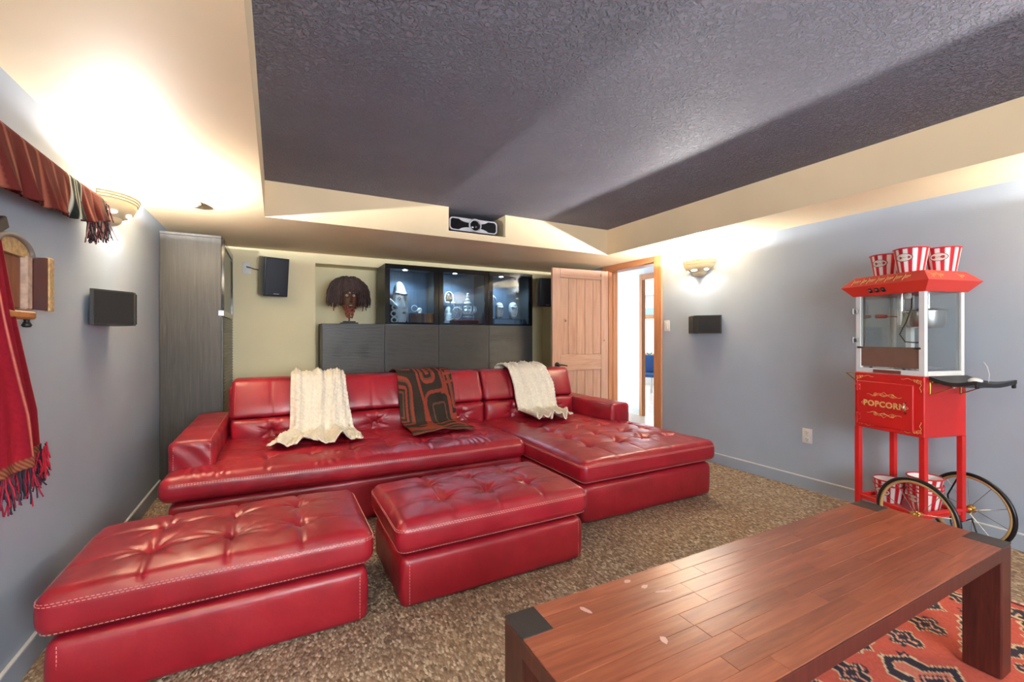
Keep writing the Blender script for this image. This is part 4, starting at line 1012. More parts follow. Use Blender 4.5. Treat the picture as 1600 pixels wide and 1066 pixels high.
for k in range(520):
    th = r5.uniform(0, 2 * PI); rho = math.sqrt(r5.uniform(0.12, 1.0)); ex, ey = math.cos(th), math.sin(th)
    front = ey < -0.55 and abs(ex * rho) < 0.42
    end = Vector((0.235 * rho * ex, 0.125 * rho * ey + 0.01, r5.uniform(0.17, 0.30) + 0.05 * (1 - rho)))
    if front: end = Vector((0.20 * rho * ex, -0.085 - 0.02 * r5.random(), r5.uniform(0.315, 0.37)))
    if r5.random() < 0.04 and not front: end.z -= 0.06
    p0 = Vector((0.05 * ex * rho, 0.02 + 0.045 * ey * rho, 0.44 + 0.06 * r5.random()))
    mid = Vector((0.215 * rho * ex, 0.125 * rho * ey + 0.01, 0.60 - 0.10 * rho * rho + r5.uniform(-.03, .02)))
    if front: mid = Vector((0.17 * rho * ex, -0.10, 0.54 + r5.uniform(-.03, .02)))
    pts = []
    for q in range(11):
        f = q / 10; pt = p0 * (1 - f) ** 2 + mid * 2 * f * (1 - f) + end * f * f
        pts.append(tuple(pt + Vector((r5.uniform(-.006, .006), r5.uniform(-.006, .006), 0))))
    b.tube(pts, [0.0072] * 10 + [0.004], 5)
hr = b.build('hair', simple('brown_dreadlocks', srgb(72, 56, 54), 0.8, var=0.35, scale=50), t, 180, fix=False); hr['kind'] = 'stuff'

# ------------------------------------------------------------------ tall cabinet by the left wall
TX0, TX1, TY0, TY1, TZ = -0.810, -0.402, 4.376, 5.226, 2.062
t = thing('tall_cabinet', 'tall black-brown wood cabinet in the left back corner', 'cabinet')
box_part('side_panel', (TX0, TY0, 0), (TX1, TY0 + 0.02, TZ - 0.021), M_BLACKOAK, t, 0.001); box_part('side_panel', (TX0, TY1 - 0.02, 0), (TX1, TY1, TZ - 0.021), M_BLACKOAK, t, 0.001)
box_part('top_panel', (TX0, TY0 - 0.003, TZ - 0.02), (TX1 + 0.002, TY1, TZ), M_BLACKOAK, t, 0.001); box_part('back_panel', (TX0, TY0 + 0.02, 0.05), (TX0 + 0.01, TY1 - 0.02, TZ - 0.021), M_CABIN, t, 0)
for z in (0.05, 0.55, 0.95, 1.37, 1.70): box_part('shelf', (TX0 + 0.01, TY0 + 0.02, z), (TX1 - 0.01, TY1 - 0.02, z + 0.018), M_CABIN, t, 0)
gd = MB(); xa, xb = TX1 + 0.002, TX1 + 0.022; fw = 0.05; za, zb = 1.395, TZ - 0.024
gd.box((xa, TY0 + .002, za), (xb, TY0 + fw, zb), .001); gd.box((xa, TY1 - fw, za), (xb, TY1 - .002, zb), .001); gd.box((xa, TY0 + fw, za), (xb, TY1 - fw, za + fw), .001); gd.box((xa, TY0 + fw, zb - fw), (xb, TY1 - fw, zb), .001)
g = gd.build('glass_door', M_BLACKGLOSS, t, 0); box_part('pane', (xa + 0.008, TY0 + fw, za + fw), (xa + 0.012, TY1 - fw, zb - fw), M_GLASSD, g, 0)
rd = MB(); nzz = 190
rd.grid(lambda u, v: (xb - 0.004 + 0.004 * math.sin(2 * PI * (0.06 + 1.32 * v) / 0.026 + 2.0 * noise.noise(Vector((u * 2.5, v * 1.6, 4)))), TY0 + 0.002 + (TY1 - TY0 - 0.004) * u, 0.06 + 1.33 * v), 20, nzz)
rd.box((xa, TY0 + 0.002, 0.06), (xb - 0.0085, TY1 - 0.002, 1.39)); rd.build('rippled_door', M_RIP, t, 50, fix=False)
hg = MB()
for z in (1.455, 1.97): hg.box((xa - 0.012, TY0 + 0.022, z - 0.03), (xa + 0.0, TY0 + 0.05, z + 0.03), 0.002)
hg.box((TX1 - 0.02, TY0 - 0.004, 1.40), (TX1 + 0.02, TY0 - 0.0005, 1.445), 0.001); hg.build('hinge', M_CHROME, t, 0)

# ------------------------------------------------------------------ projector in its notch
t = thing('projector', 'black and silver video projector tucked in a notch of the soffit', 'projector', (1.642, 3.835, PZ + 0.0005))
def rr2(hx, hz, r, cz, n=6):
    return [(cx + r * math.cos(a0 + PI / 2 * k / n), cz + czz + r * math.sin(a0 + PI / 2 * k / n)) for cx, czz, a0 in ((hx - r, hz - r, 0), (-hx + r, hz - r, PI / 2), (-hx + r, -hz + r, PI), (hx - r, -hz + r, 1.5 * PI)) for k in range(n + 1)]
MB().prism(rr2(0.243, 0.060, 0.035, 0.078), 'y', 0.02, 0.40).build('body', M_BLACK, t, 40)
b = MB(); o_ = rr2(0.243, 0.060, 0.035, 0.078); i_ = rr2(0.232, 0.050, 0.028, 0.078)
n = len(o_); vs = [(p[0], 0.0, p[1]) for p in o_] + [(p[0], 0.0, p[1]) for p in i_] + [(p[0], 0.02, p[1]) for p in o_] + [(p[0], 0.02, p[1]) for p in i_]
b.add(vs, [(k, (k + 1) % n, n + (k + 1) % n, n + k) for k in range(n)] + [(k, 2 * n + k, 2 * n + (k + 1) % n, (k + 1) % n) for k in range(n)] + [(n + k, n + (k + 1) % n, 3 * n + (k + 1) % n, 3 * n + k) for k in range(n)])
def dipcurve(sg):   # silver wave pieces above and below the lens
    top = [(x, 0.078 + sg * 0.051) for x in np.linspace(-0.15, 0.15, 13)]
    low = [(x, 0.078 + sg * (0.050 - 0.028 * (1 - (x / 0.15) ** 4))) for x in np.linspace(0.15, -0.15, 13)]
    return top + low
for sg in (1, -1): b.prism(dipcurve(sg), 'y', 0.001, 0.018)
b.build('silver_front', M_SILVER, t, 40)
MB().prism(rr2(0.231, 0.049, 0.028, 0.078), 'y', 0.008, 0.019).build('black_front', M_BLACKGLOSS, t, 0)
b = MB(); b.M = Matrix.Translation((0.012, 0, 0.08)) @ Matrix.Rotation(PI / 2, 4, 'X')
b.lathe([(0.050, -0.01), (0.062, -0.01), (0.064, 0.004), (0.060, 0.014), (0.054, 0.014), (0.050, 0.002)], 36, (0, 0, 0)); b.build('lens_ring', M_SILVER, t, 40)
b = MB(); b.M = Matrix.Translation((0.012, 0, 0.08)) @ Matrix.Rotation(PI / 2, 4, 'X')
b.lathe([(0.0005, 0.010), (0.02, 0.008), (0.04, 0.003), (0.052, -0.004)], 32, (0, 0, 0)); b.build('lens', M_BLACKGLOSS, t, 180)
b = MB()
for sx in (-0.18, 0.18): b.cyl((sx, 0.05, 0.0), (sx, 0.05, 0.02), 0.014)
b.build('foot', M_BLACK, t)

# ------------------------------------------------------------------ loudspeakers and small wall fittings
def wedge_speaker(label, loc, rz):
    """surround speaker: back on the wall (x=0), two angled grilles meeting at a centre ridge"""
    t = thing('surround_speaker', label, 'speaker', loc, (0, 0, rz), 'surround speakers on the side walls')
    hw, hh, p = 0.185, 0.088, 0.150
    poly = [(0.012, -hw * .70), (0.022, -hw), (0.036, -hw), (p, -0.026), (p, 0.026), (0.036, hw), (0.022, hw), (0.012, hw * .70)]
    b = MB(); b.prism(poly, 'z', -hh, hh); b.build('cabinet', M_SPKBODY, t, 0)
    for sg in (-1, 1):
        q = [(0.0405, sg * (hw - 0.002)), (p + 0.003, sg * 0.029), (p + 0.0005, sg * 0.0265), (0.0372, sg * (hw - 0.002))]
        MB().prism(q, 'z', -hh + 0.008, hh - 0.008).build('grille', M_SPK, t, 0)
    box_part('bracket', (0, -0.06, -0.06), (0.014, 0.06, 0.06), M_BLACK, t, 0.002)
    return t
wedge_speaker('dark angled surround speaker on left wall under the sconce', (XL, 3.02, 1.372), 0)
wedge_speaker('dark angled surround speaker on right wall under the sconce', (XR, 2.955, 1.345), PI)
def box_speaker(label, loc, rot):
    t = thing('bookshelf_speaker', label, 'speaker', loc, rot, 'bookshelf speakers on the back wall')
    rbox_obj('cabinet', (-0.11, 0.0, -0.19), (0.11, 0.21, 0.19), 0.006, 0.1, M_SPKBLUE, t, None, 40)
    rbox_obj('grille', (-0.103, -0.016, -0.183), (0.103, -0.0005, 0.183), 0.006, 0.1, simple('navy_grille_cloth', srgb(26, 34, 48), 0.6, scale=300, bump=0.3), t, None, 40)
    box_part('badge', (-0.025, -0.0175, -0.168), (0.025, -0.0162, -0.162), M_SILVER, t, 0)
    b = MB(); b.cyl((0, 0.21, 0.05), (0, 0.26, 0.05), 0.018); b.ball((0, 0.255, 0.05), 0.026, 12, 8); b.build('wall_mount', M_BLACK, t)
    return t
box_speaker('dark blue bookshelf speaker tilted on yellow wall beside tall cabinet', (0.005, 4.955, 1.815), (math.radians(9), 0, math.radians(16)))
box_speaker('dark blue bookshelf speaker on back wall behind the open door', (3.19, 4.965, 1.815), (math.radians(6), 0, math.radians(-14)))
t = thing('smoke_detector', 'round white smoke detector on the cream soffit near the left sconce', 'smoke detector', (-0.515, 3.62, ZS))
MB().lathe([(0.07, 0), (0.07, -0.012), (0.062, -0.022), (0.045, -0.032), (0.02, -0.036), (0.001, -0.036)], 30, (0, 0, 0)).build('housing', M_WHITE, t, 50)
b = MB(); b.tube([(0.052 * math.cos(a), 0.052 * math.sin(a), -0.0265) for a in np.linspace(0, 2 * PI, 30)[:-1]], 0.003, 5, closed=True); b.build('vent_ring', M_CAPWHITE, t, 180)
def plate(name, label, cat, loc, rz, kind):
    t = thing(name, label, cat, loc, (0, 0, rz)); wd, ht = (0.075, 0.118)
    rbox_obj('cover_plate', (0.0005, -wd / 2, -ht / 2), (0.006, wd / 2, ht / 2), 0.003, 0.05, M_WHITE, t, None, 40)
    if kind == 'outlet':
        for z in (-0.028, 0.028):
            s = rbox_obj('socket', (0.004, -0.017, z - 0.018), (0.009, 0.017, z + 0.018), 0.004, 0.05, M_WHITE, t, None, 40)
            b = MB(); b.box((0.0088, -0.009, z - 0.002), (0.0093, -0.006, z + 0.008)); b.box((0.0088, 0.006, z - 0.002), (0.0093, 0.009, z + 0.006)); b.cyl((0.0088, 0, z - 0.010), (0.0093, 0, z - 0.010), 0.003); b.build('slots', M_BLACK, s, 0)
    elif kind == 'switch':
        rbox_obj('rocker', (0.005, -0.016, -0.033), (0.010, 0.016, 0.033), 0.002, 0.05, M_WHITE, t, None, 40)
    else:
        MB().cyl((0.006, 0, 0.01), (0.02, 0, 0.01), 0.010).build('jack', M_SILVER, t)
        MB().tube([(0.02, 0, 0.01), (0.04, 0.0, 0.008), (0.05, 0.03, 0.0), (0.05, 0.07, -0.012), (0.05, 0.13, -0.02)], 0.004, 6).build('cable', M_BLACK, t, 180)
    b = MB()
    for z in ((0,) if kind == 'outlet' else (-0.05, 0.05)): b.cyl((0.0058, 0, z), (0.0066, 0, z), 0.003)
    b.build('screw', M_SILVER, t); return t
plate('wall_outlet', 'white duplex wall outlet low on the right grey wall', 'outlet', (XR, 2.012, 0.430), PI, 'outlet')
plate('light_switch', 'white light switch plate beside the doorway casing', 'switch', (XR, 3.455, 1.345), PI, 'switch')
plate('wall_jack', 'white wall plate with cable beside the tilted speaker', 'wall plate', (-0.262, YB, 1.925), -PI / 2, 'jack')
# ------------------------------------------------------------------ popcorn cart
M_RED = simple('glossy_red_enamel', srgb(204, 36, 34), 0.3, var=0.04, scale=4)
M_REDC = simple('orange_red_canopy', srgb(214, 58, 46), 0.32, var=0.04, scale=4)
M_GOLD = simple('gold_print', srgb(226, 186, 110), 0.5)
M_POSTW = simple('white_enamel', srgb(226, 228, 228), 0.35, var=0.02)
cart = thing('popcorn_cart', 'red vintage popcorn cart with glass case and spoked wheels by right wall', 'popcorn machine', (3.444, 1.259, 0), (0, 0, math.radians(-104.3)))
W2, D2 = 0.200, 0.163; ZB0, ZB1 = 0.648, 0.998
# body: cabinet with door
box_part('cabinet', (-W2, -D2, ZB0), (W2, D2, ZB1), M_RED, cart, 0.004)
dr = box_part('cabinet_door', (-0.172, -D2 - 0.012, 0.672), (0.150, -D2 - 0.0005, 0.945), M_RED, cart, 0.004)
hb = MB()
for z in (0.715, 0.905):
    hb.box((-0.186, -D2 - 0.0165, z - 0.022), (-0.150, -D2 - 0.0125, z + 0.022), 0.001); hb.cyl((-0.168, -D2 - 0.018, z - 0.024), (-0.168, -D2 - 0.018, z + 0.024), 0.0045, n=8)
hb.build('hinge', M_RED, dr, 0)
sc_ = MB()
for z in (0.715, 0.905):
    for dx in (-0.181, -0.155):
        for dz in (-0.014, 0.014): sc_.ball((dx, -D2 - 0.017, z + dz), 0.0032, 8, 5)
sc_.build('screw', M_CHROME, dr, 180)
MB().tube([(0.112, -D2 - 0.012, 0.775), (0.114, -D2 - 0.030, 0.785), (0.116, -D2 - 0.036, 0.808), (0.114, -D2 - 0.030, 0.832), (0.112, -D2 - 0.012, 0.842)], 0.004, 8).build('door_pull', M_CHROME, dr, 180)
def on_front(me, name, mat, parent, x, z, y):
    o = link_mesh(name, me, mat, parent, 0); o.location = (x, y, z); o.rotation_euler = (PI / 2, 0, 0); return o
tx = text_mesh('POPCORN', 0.049, 0.0004, 0.0018, 0, 1.08)
lt = on_front(tx, 'lettering', M_GOLD, dr, -0.010, 0.808, -D2 - 0.0128); lt['label'] = 'gold POPCORN lettering'
def scroll(pts, parent, name='scrollwork', r=0.0013, mat=None):
    b = MB()
    for p in pts: b.tube(p, r, 5)
    return b.build(name, mat or M_GOLD, parent, 180, fix=False)
def curl(cx, cz, R, a0, turns, y, n=22, sx=1, sz=1, grow=0.15):
    return [(cx + sx * R * (grow + (1 - grow) * k / n) * math.cos(a0 + turns * 2 * PI * k / n), y, cz + sz * R * (grow + (1 - grow) * k / n) * math.sin(a0 + turns * 2 * PI * k / n)) for k in range(n + 1)]
yy = -D2 - 0.0125; P_ = []
for sz in (1, -1):
    zc = 0.808 + sz * 0.052
    P_.append([(x, yy, zc + sz * (0.012 * math.cos(x / 0.11 * PI / 2) - 0.006 * math.cos(x * 90))) for x in np.linspace(-0.11, 0.09, 60)])
    P_.append([(x, yy, zc + sz * (-0.006 + 0.010 * math.cos((x + .01) / 0.10 * PI / 2) + 0.004 * math.sin(x * 120))) for x in np.linspace(-0.09, 0.07, 50)])
    P_.append([(-0.010 + dx, yy, zc + sz * dz) for dx, dz in ((-0.022, 0.008), (0, 0.026), (0.022, 0.008), (0, -0.002), (-0.022, 0.008))])
    for sx in (-1, 1): P_.append(curl(-0.010 + sx * 0.05, zc + sz * 0.008, 0.011, 0, 1.4, yy, sx=sx, sz=sz))
for x in (-0.137, 0.117): P_.append([(x - 0.008, yy, 0.808), (x, yy, 0.816), (x + 0.008, yy, 0.808), (x, yy, 0.800), (x - 0.008, yy, 0.808)])
scroll(P_, dr)
P_ = []; yf = -D2 - 0.0008
for sx in (-1, 1):
    for sz in (-1, 1):
        cx, cz = sx * 0.180, 0.823 + sz * 0.155
        P_.append(curl(cx - sx * 0.010, cz - sz * 0.010, 0.014, 0.6, 1.5, yf, sx=-sx, sz=-sz)); P_.append(curl(cx - sx * 0.026, cz - sz * 0.006, 0.011, 2.0, 1.3, yf, sx=-sx, sz=-sz))
        P_.append([(cx - sx * (0.03 + 0.07 * k / 10), yf, cz - sz * 0.004 * math.sin(k * .9)) for k in range(11)])
        P_.append([(cx + sx * 0.004 * math.sin(k * .9), yf, cz - sz * (0.02 + 0.05 * k / 10)) for k in range(11)])
scroll(P_, cart)
# legs, rails, lower shelf, axle
LG = 0.030
for sx in (-1, 1):
    for sy in (-1, 1):
        x0, x1 = sorted((sx * W2, sx * (W2 - LG))); y0, y1 = sorted((sy * D2, sy * (D2 - LG)))
        z0 = 0.0 if sx < 0 else 0.15
        box_part('leg', (x0, y0, z0), (x1, y1, ZB0 - 0.0005), M_RED, cart, 0.002)
for y in (-D2 + 0.004, D2 - 0.022): box_part('rail', (-W2 + LG, y, 0.185), (W2 - LG, y + 0.018, 0.21), M_RED, cart, 0.002)
for x in (-W2 + 0.006, W2 - 0.024): box_part('rail', (x, -D2 + LG, 0.185), (x + 0.018, D2 - LG, 0.21), M_RED, cart, 0.002)
box_part('lower_shelf', (-W2 + 0.025, -D2 + 0.023, 0.180), (W2 - 0.025, D2 - 0.023, 0.184), M_RED, cart, 0)
M_RIM = simple('gold_painted_rim', srgb(198, 166, 112), 0.4, 0.25)
WR, WX, WZ = 0.212, 0.188, 0.212
MB().cyl((WX, -D2 - 0.03, WZ), (WX, D2 + 0.03, WZ), 0.013).build('axle', M_RED, cart)
for sy in (-1, 1):
    yw = sy * (D2 + 0.045)
    wt = MB(); wt.tube([(WX + (WR - 0.009) * math.cos(a), yw, WZ + (WR - 0.009) * math.sin(a)) for a in np.linspace(0, 2 * PI, 57)[:-1]], 0.0105, 10, closed=True)
    wh = wt.build('wheel', simple('black_rubber_tyre', srgb(24, 24, 26), 0.35), cart, 180); wh['label'] = 'black tyre with gold rim'
    b = MB(); b.tube([(WX + (WR - 0.024) * math.cos(a), yw, WZ + (WR - 0.024) * math.sin(a)) for a in np.linspace(0, 2 * PI, 57)[:-1]], 0.0085, 8, closed=True); b.build('rim', M_RIM, wh, 180)
    for k in range(10):
        a = 2 * PI * k / 10 + 0.35 * sy; q = 0.5 * (1 if k % 2 else -1)
        p0 = (WX + 0.016 * math.cos(a + q), yw + 0.010 * (1 if k % 2 else -1), WZ + 0.016 * math.sin(a + q)); p1 = (WX + (WR - 0.023) * math.cos(a), yw, WZ + (WR - 0.023) * math.sin(a))
        MB().cyl(p0, p1, 0.0016, n=6).build('spoke', M_CHROME, wh)
    b = MB(); b.M = Matrix.Translation((WX, yw, WZ)) @ Matrix.Rotation(sy * PI / 2, 4, 'X')
    b.lathe([(0.012, -0.026), (0.024, -0.018), (0.014, -0.012), (0.013, 0.008), (0.022, 0.012), (0.022, 0.018), (0.014, 0.026), (0.001, 0.03)], 18, (0, 0, 0), capA=True); b.build('hub', M_BRASS, wh, 40)
# glass case
ZG0, ZG1 = ZB1, 1.488; PW = 0.024
for sx in (-1, 1):
    for sy in (-1, 1):
        x0, x1 = sorted((sx * 0.196, sx * (0.196 - (PW if sy > 0 else 0.030)))); y0, y1 = sorted((sy * 0.156, sy * (0.156 - PW)))
        box_part('case_post', (x0, y0, ZG0 + 0.001), (x1, y1, ZG1), M_POSTW, cart, 0.0015)
for sy in (-1, 1):
    y0, y1 = sorted((sy * 0.156, sy * 0.140)); box_part('case_rail', (-0.17, y0, ZG0 + 0.001), (0.17, y1, ZG0 + 0.030), M_POSTW, cart, 0.001)
for sx in (-1, 1):
    x0, x1 = sorted((sx * 0.196, sx * 0.180)); box_part('case_rail', (x0, -0.13, ZG0 + 0.001), (x1, 0.13, ZG0 + 0.030), M_POSTW, cart, 0.001)
box_part('case_floor', (-0.178, -0.138, ZG0 + 0.001), (0.178, 0.138, ZG0 + 0.006), M_CHROME, cart, 0)
for sx in (-1, 1): box_part('side_glass', (sx * 0.184 - 0.0015, -0.132, ZG0 + 0.03), (sx * 0.184 + 0.0015, 0.132, ZG1), M_GLASS, cart, 0)
box_part('back_glass', (-0.17, 0.144, ZG0 + 0.03), (0.17, 0.147, ZG1), M_GLASS, cart, 0)
gdo = box_part('glass_door', (-0.166, -0.150, 1.165), (0.166, -0.147, ZG1 - 0.002), M_GLASS, cart, 0)
b = MB()
for z in (1.205, 1.39): b.box((-0.212, -0.172, z - 0.014), (-0.176, -0.157, z + 0.014), 0.002); b.cyl((-0.205, -0.168, z - 0.018), (-0.205, -0.168, z + 0.018), 0.007, n=10)
b.build('hinge', M_CHROME, gdo, 30)
fp = box_part('front_panel', (-0.166, -0.150, 1.040), (0.166, -0.146, 1.163), simple('bronze_tinted_panel', srgb(146, 116, 104), 0.22, 0.55, var=0.12, scale=9), cart, 0); fp['label'] = 'bronze tinted drop-down panel'
for sx in (-1, 1): MB().cyl((sx * 0.178, -0.163, 1.158), (sx * 0.150, -0.163, 1.158), 0.006, n=10).build('panel_pin', M_BLACK, fp, 30)
b = MB(); b.box((-0.085, -0.1605, ZG0 + 0.004), (0.075, -0.1565, ZG0 + 0.024), 0.001); b.build('name_plate', simple('copper_plate', srgb(150, 92, 80), 0.35, 0.6), cart, 0)
b = MB()
for x in (-0.10, 0.09): b.ball((x, -0.158, 1.034), (0.012, 0.005, 0.004), 10, 6)
b.build('latch', M_BLACK, cart, 180)
# canopy: flared hexagonal profile
b = MB()
loops = [(0.206, 0.166, 1.485), (0.252, 0.212, 1.545), (0.197, 0.160, 1.606), (0.190, 0.153, 1.606)]
vs = []
for hx, hy, z in loops: vs += [(-hx, -hy, z), (hx, -hy, z), (hx, hy, z), (-hx, hy, z)]
fs = [(3, 2, 1, 0)] + [(4 * i + k, 4 * i + (k + 1) % 4, 4 * (i + 1) + (k + 1) % 4, 4 * (i + 1) + k) for i in range(3) for k in range(4)] + [(12, 13, 14, 15)]
cn = b.add(vs, fs).build('canopy', M_REDC, cart, 0)
for x in (-0.078, -0.040, -0.002):
    sw = MB(); sw.M = Matrix.Translation((x, -0.189, 1.514)) @ Matrix.Rotation(math.atan2(0.046, 0.060), 4, 'X')
    sw.box((-0.010, -0.005, -0.015), (0.010, 0.004, 0.015), 0.002); so = sw.build('switch', M_BLACK, cn, 0)
    tg = MB(); tg.M = Matrix.Translation((x, -0.189, 1.514)) @ Matrix.Rotation(math.atan2(0.046, 0.060), 4, 'X')
    tg.box((-0.006, -0.009, -0.001), (0.006, -0.004, 0.011), 0.002); tg.build('rocker', M_CHROME, so, 0)
def script_line(x0, x1, h, seed, fn):
    """flowing handwriting-like gold strokes in canopy slope coordinates (x, t)"""
    r = random.Random(seed); out = []; x = x0
    while x < x1:
        wl = r.uniform(0.022, 0.05); pts = []
        if x + wl > x1: break
        big = True
        for k in range(26):
            s = k / 25; amp = h * (1.0 if s < 0.22 else 0.42)
            pts.append(fn(x + wl * s + 0.004 * math.sin(s * 22), 0.5 + amp * math.sin(s * 21 + 1.2)))
        out.append(pts); x += wl + r.uniform(0.008, 0.014)
    return out
def slope_front(x, t): return (x, -0.212 + 0.052 * t - 0.0008, 1.545 + 0.061 * t + 0.0006)
def slope_side(x, t): return (0.252 - 0.055 * t + 0.0008, x, 1.545 + 0.061 * t + 0.0006)
scroll(script_line(-0.195, 0.185, 0.34, 2, slope_front), cn, 'script_lettering', 0.0012)
scroll(script_line(-0.155, -0.03, 0.30, 5, slope_side) + script_line(0.06, 0.15, 0.26, 6, slope_side), cn, 'script_lettering', 0.0012)
# kettle inside the case
kt = MB().lathe([(0.001, 1.278), (0.065, 1.278), (0.080, 1.286), (0.085, 1.30), (0.085, 1.372), (0.094, 1.374), (0.094, 1.379), (0.084, 1.379), (0.082, 1.30), (0.001, 1.292)], 32, (0.072, 0.045, 0), sx=1.12, sy=1.12).build('kettle', M_STEEL, cart, 40)
b = MB(); b.cyl((-0.035, 0.0, 1.30), (-0.035, 0.0, ZG1 + 0.01), 0.019, n=18); b.cyl((0.10, 0.02, 1.38), (0.10, 0.02, ZG1 + 0.01), 0.014, n=14); b.box((-0.05, -0.012, 1.365), (0.06, 0.03, 1.385), 0.003); b.build('hanger_tube', M_STEEL, kt, 40)
b = MB(); b.lathe([(0.001, 1.383), (0.086, 1.383), (0.090, 1.386), (0.03, 1.40), (0.008, 1.41), (0.008, 1.425), (0.001, 1.425)], 28, (0.072, 0.045, 0), sx=1.12, sy=1.12); b.build('kettle_lid', M_STEEL, kt, 40)
b = MB(); b.M = Matrix.Translation((0.02, -0.06, 1.30)) @ Matrix.Rotation(0.35, 4, 'Y'); b.box((-0.012, -0.006, -0.02), (0.012, 0.006, 0.075), 0.003); b.build('bracket', M_CHROME, kt, 0)
MB().tube([(0.07, -0.065, ZG1), (0.075, -0.075, 1.40), (0.055, -0.085, 1.32), (0.02, -0.09, 1.24), (0.05, -0.09, 1.195), (0.10, -0.07, 1.19), (0.15, -0.05, 1.20)], 0.0035, 6).build('kettle_cord', M_BLACK, kt, 180)
hd = MB(); hd.cyl((-0.05, 0, 1.352), (-0.145, -0.02, 1.356), 0.003, n=8); hd.build('handle_rod', M_CHROME, kt)
MB().tube([(-0.142, -0.0205, 1.356), (-0.144, -0.0207, 1.356), (-0.205, -0.027, 1.358), (-0.208, -0.0275, 1.358)], [0.007, 0.012, 0.012, 0.008], 12).build('handle_grip', simple('red_grip', srgb(168, 28, 34), 0.45), kt, 60).location = (0.04, 0, 0)
b = MB(); b.lathe([(0.018, 1.455), (0.022, 1.465), (0.020, ZG1)], 16, (0.055, -0.08, 0), capA=True); b.build('lamp_cover', M_WHITE, cart, 40)
MB().box((-0.05, 0.06, ZG0 + 0.006), (-0.02, 0.09, ZG1)).build('inner_post', M_POSTW, cart, 0)
b = MB(); b.grid(lambda u, v: (-0.155 + 0.12 * u, 0.1435 - 0.001, 1.20 + 0.09 * v), 1, 1)
for k in range(7): b.add([(-0.15, 0.1415, 1.21 + 0.012 * k), (-0.06 - 0.02 * (k % 3), 0.1415, 1.21 + 0.012 * k), (-0.06 - 0.02 * (k % 3), 0.1415, 1.213 + 0.012 * k), (-0.15, 0.1415, 1.213 + 0.012 * k)], [(0, 1, 2, 3)])
b.v = b.v[4:]; b.f = [tuple(i - 4 for i in f) for f in b.f[1:]]
b.build('printed_notice', simple('grey_ink', srgb(120, 124, 124), 0.7), cart, 0)
# folding black side shelf with brass brackets
b = MB()
def shelf_fn(u, v):
    sag = 0.022 * math.sin(PI * min(1, u * 1.05)) ; x = W2 + 0.012 + 0.215 * u; y = -0.148 + 0.296 * v
    return (x, y, 1.003 - sag - 0.018 * math.sin(PI * v) * u - 0.008 * u)
n1, n2 = 16, 16; b.grid(shelf_fn, n1, n2)
base = list(b.v); Wd = n1 + 1
low = [(x, y, z - 0.020) for x, y, z in base]; o2 = len(b.v); b.v += low
b.f += [(o2 + f[3], o2 + f[2], o2 + f[1], o2 + f[0]) for f in list(b.f)]
rim = list(range(Wd)) + [j * Wd + n1 for j in range(1, n2 + 1)] + [n2 * Wd + i for i in range(n1 - 1, -1, -1)] + [j * Wd for j in range(n2 - 1, 0, -1)]
b.f += [(c, a, o2 + a, o2 + c) for a, c in zip(rim, rim[1:] + rim[:1])]
b.box((W2 + 0.215, -0.146, 0.955), (W2 + 0.227, -0.125, 0.985), 0.003); b.box((W2 + 0.215, 0.125, 0.95), (W2 + 0.227, 0.146, 0.985), 0.003)
sh = b.build('side_shelf', simple('black_moulded_plastic', srgb(30, 31, 33), 0.4), cart, 50)
for y in (-0.125, 0.115):
    q = MB(); q.tube([(W2 + 0.004, y, 0.968), (W2 + 0.004, y, 0.895), (W2 + 0.135, y, 0.962), (W2 + 0.004, y, 0.968)], 0.0048, 8)
    q.build('shelf_bracket', M_BRASS, sh, 60)
q = MB(); q.cyl((W2 + 0.012, 0.04, 0.93), (W2 + 0.012, 0.04, 0.985), 0.012); q.build('shelf_latch', M_CHROME, sh, 30)
q = MB()
for y in (-0.125, 0.115): q.tube([(-W2 - 0.004, y, 0.985), (-W2 - 0.085, y, 0.985), (-W2 - 0.004, y, 0.925), (-W2 - 0.004, y, 0.985)], 0.0045, 8)
q.build('folded_bracket', M_BRASS, cart, 60)
q = MB(); q.tube([(W2 - 0.03, D2 + 0.004, 0.93), (W2 - 0.02, D2 + 0.012, 0.80), (W2 - 0.03, D2 + 0.010, 0.60), (W2 - 0.035, D2 + 0.012, 0.42), (W2 - 0.10, D2 + 0.015, 0.27), (W2 - 0.085, D2 + 0.018, 0.10), (W2 - 0.04, D2 + 0.02, 0.008), (W2 + 0.03, D2 - 0.01, 0.005), (W2 + 0.065, D2 - 0.02, 0.09), (W2 + 0.02, D2 + 0.01, 0.17), (W2 - 0.05, D2 + 0.03, 0.12), (W2 - 0.12, D2 + 0.05, 0.006), (W2 - 0.25, D2 + 0.09, 0.006)], 0.0042, 7)
q.build('power_cord', M_BLACK, cart, 180)
# white scoop and measuring lid
def place(o_name, label, cat, lx, ly, z, group=None):
    p = Matrix.Rotation(math.radians(-104.3), 4, 'Z') @ Vector((lx, ly, z)) + Vector((3.444, 1.259, 0))
    return thing(o_name, label, cat, p, (0, 0, math.radians(-104.3)), group)
t = place('measuring_cup', 'small white domed cup lid on the black cart shelf', 'cup', W2 + 0.13, 0.01, 0.975)
MB().lathe([(0.026, 0.002), (0.030, 0.006), (0.029, 0.014), (0.020, 0.022), (0.008, 0.026), (0.001, 0.0265)], 22, (0, 0, 0), capA=True).build('dome', M_WHITE, t, 60)
MB().tube([(0.045, 0.02, 0.004), (0.047, 0.022, 0.05), (0.040, 0.018, 0.09), (0.028, 0.012, 0.115)], 0.0016, 6).build('wire_tail', M_WHITE, t, 180)
t = place('popcorn_scoop', 'pale metal popcorn scoop lying inside the glass case', 'scoop', 0.10, 0.02, ZG0 + 0.0065)
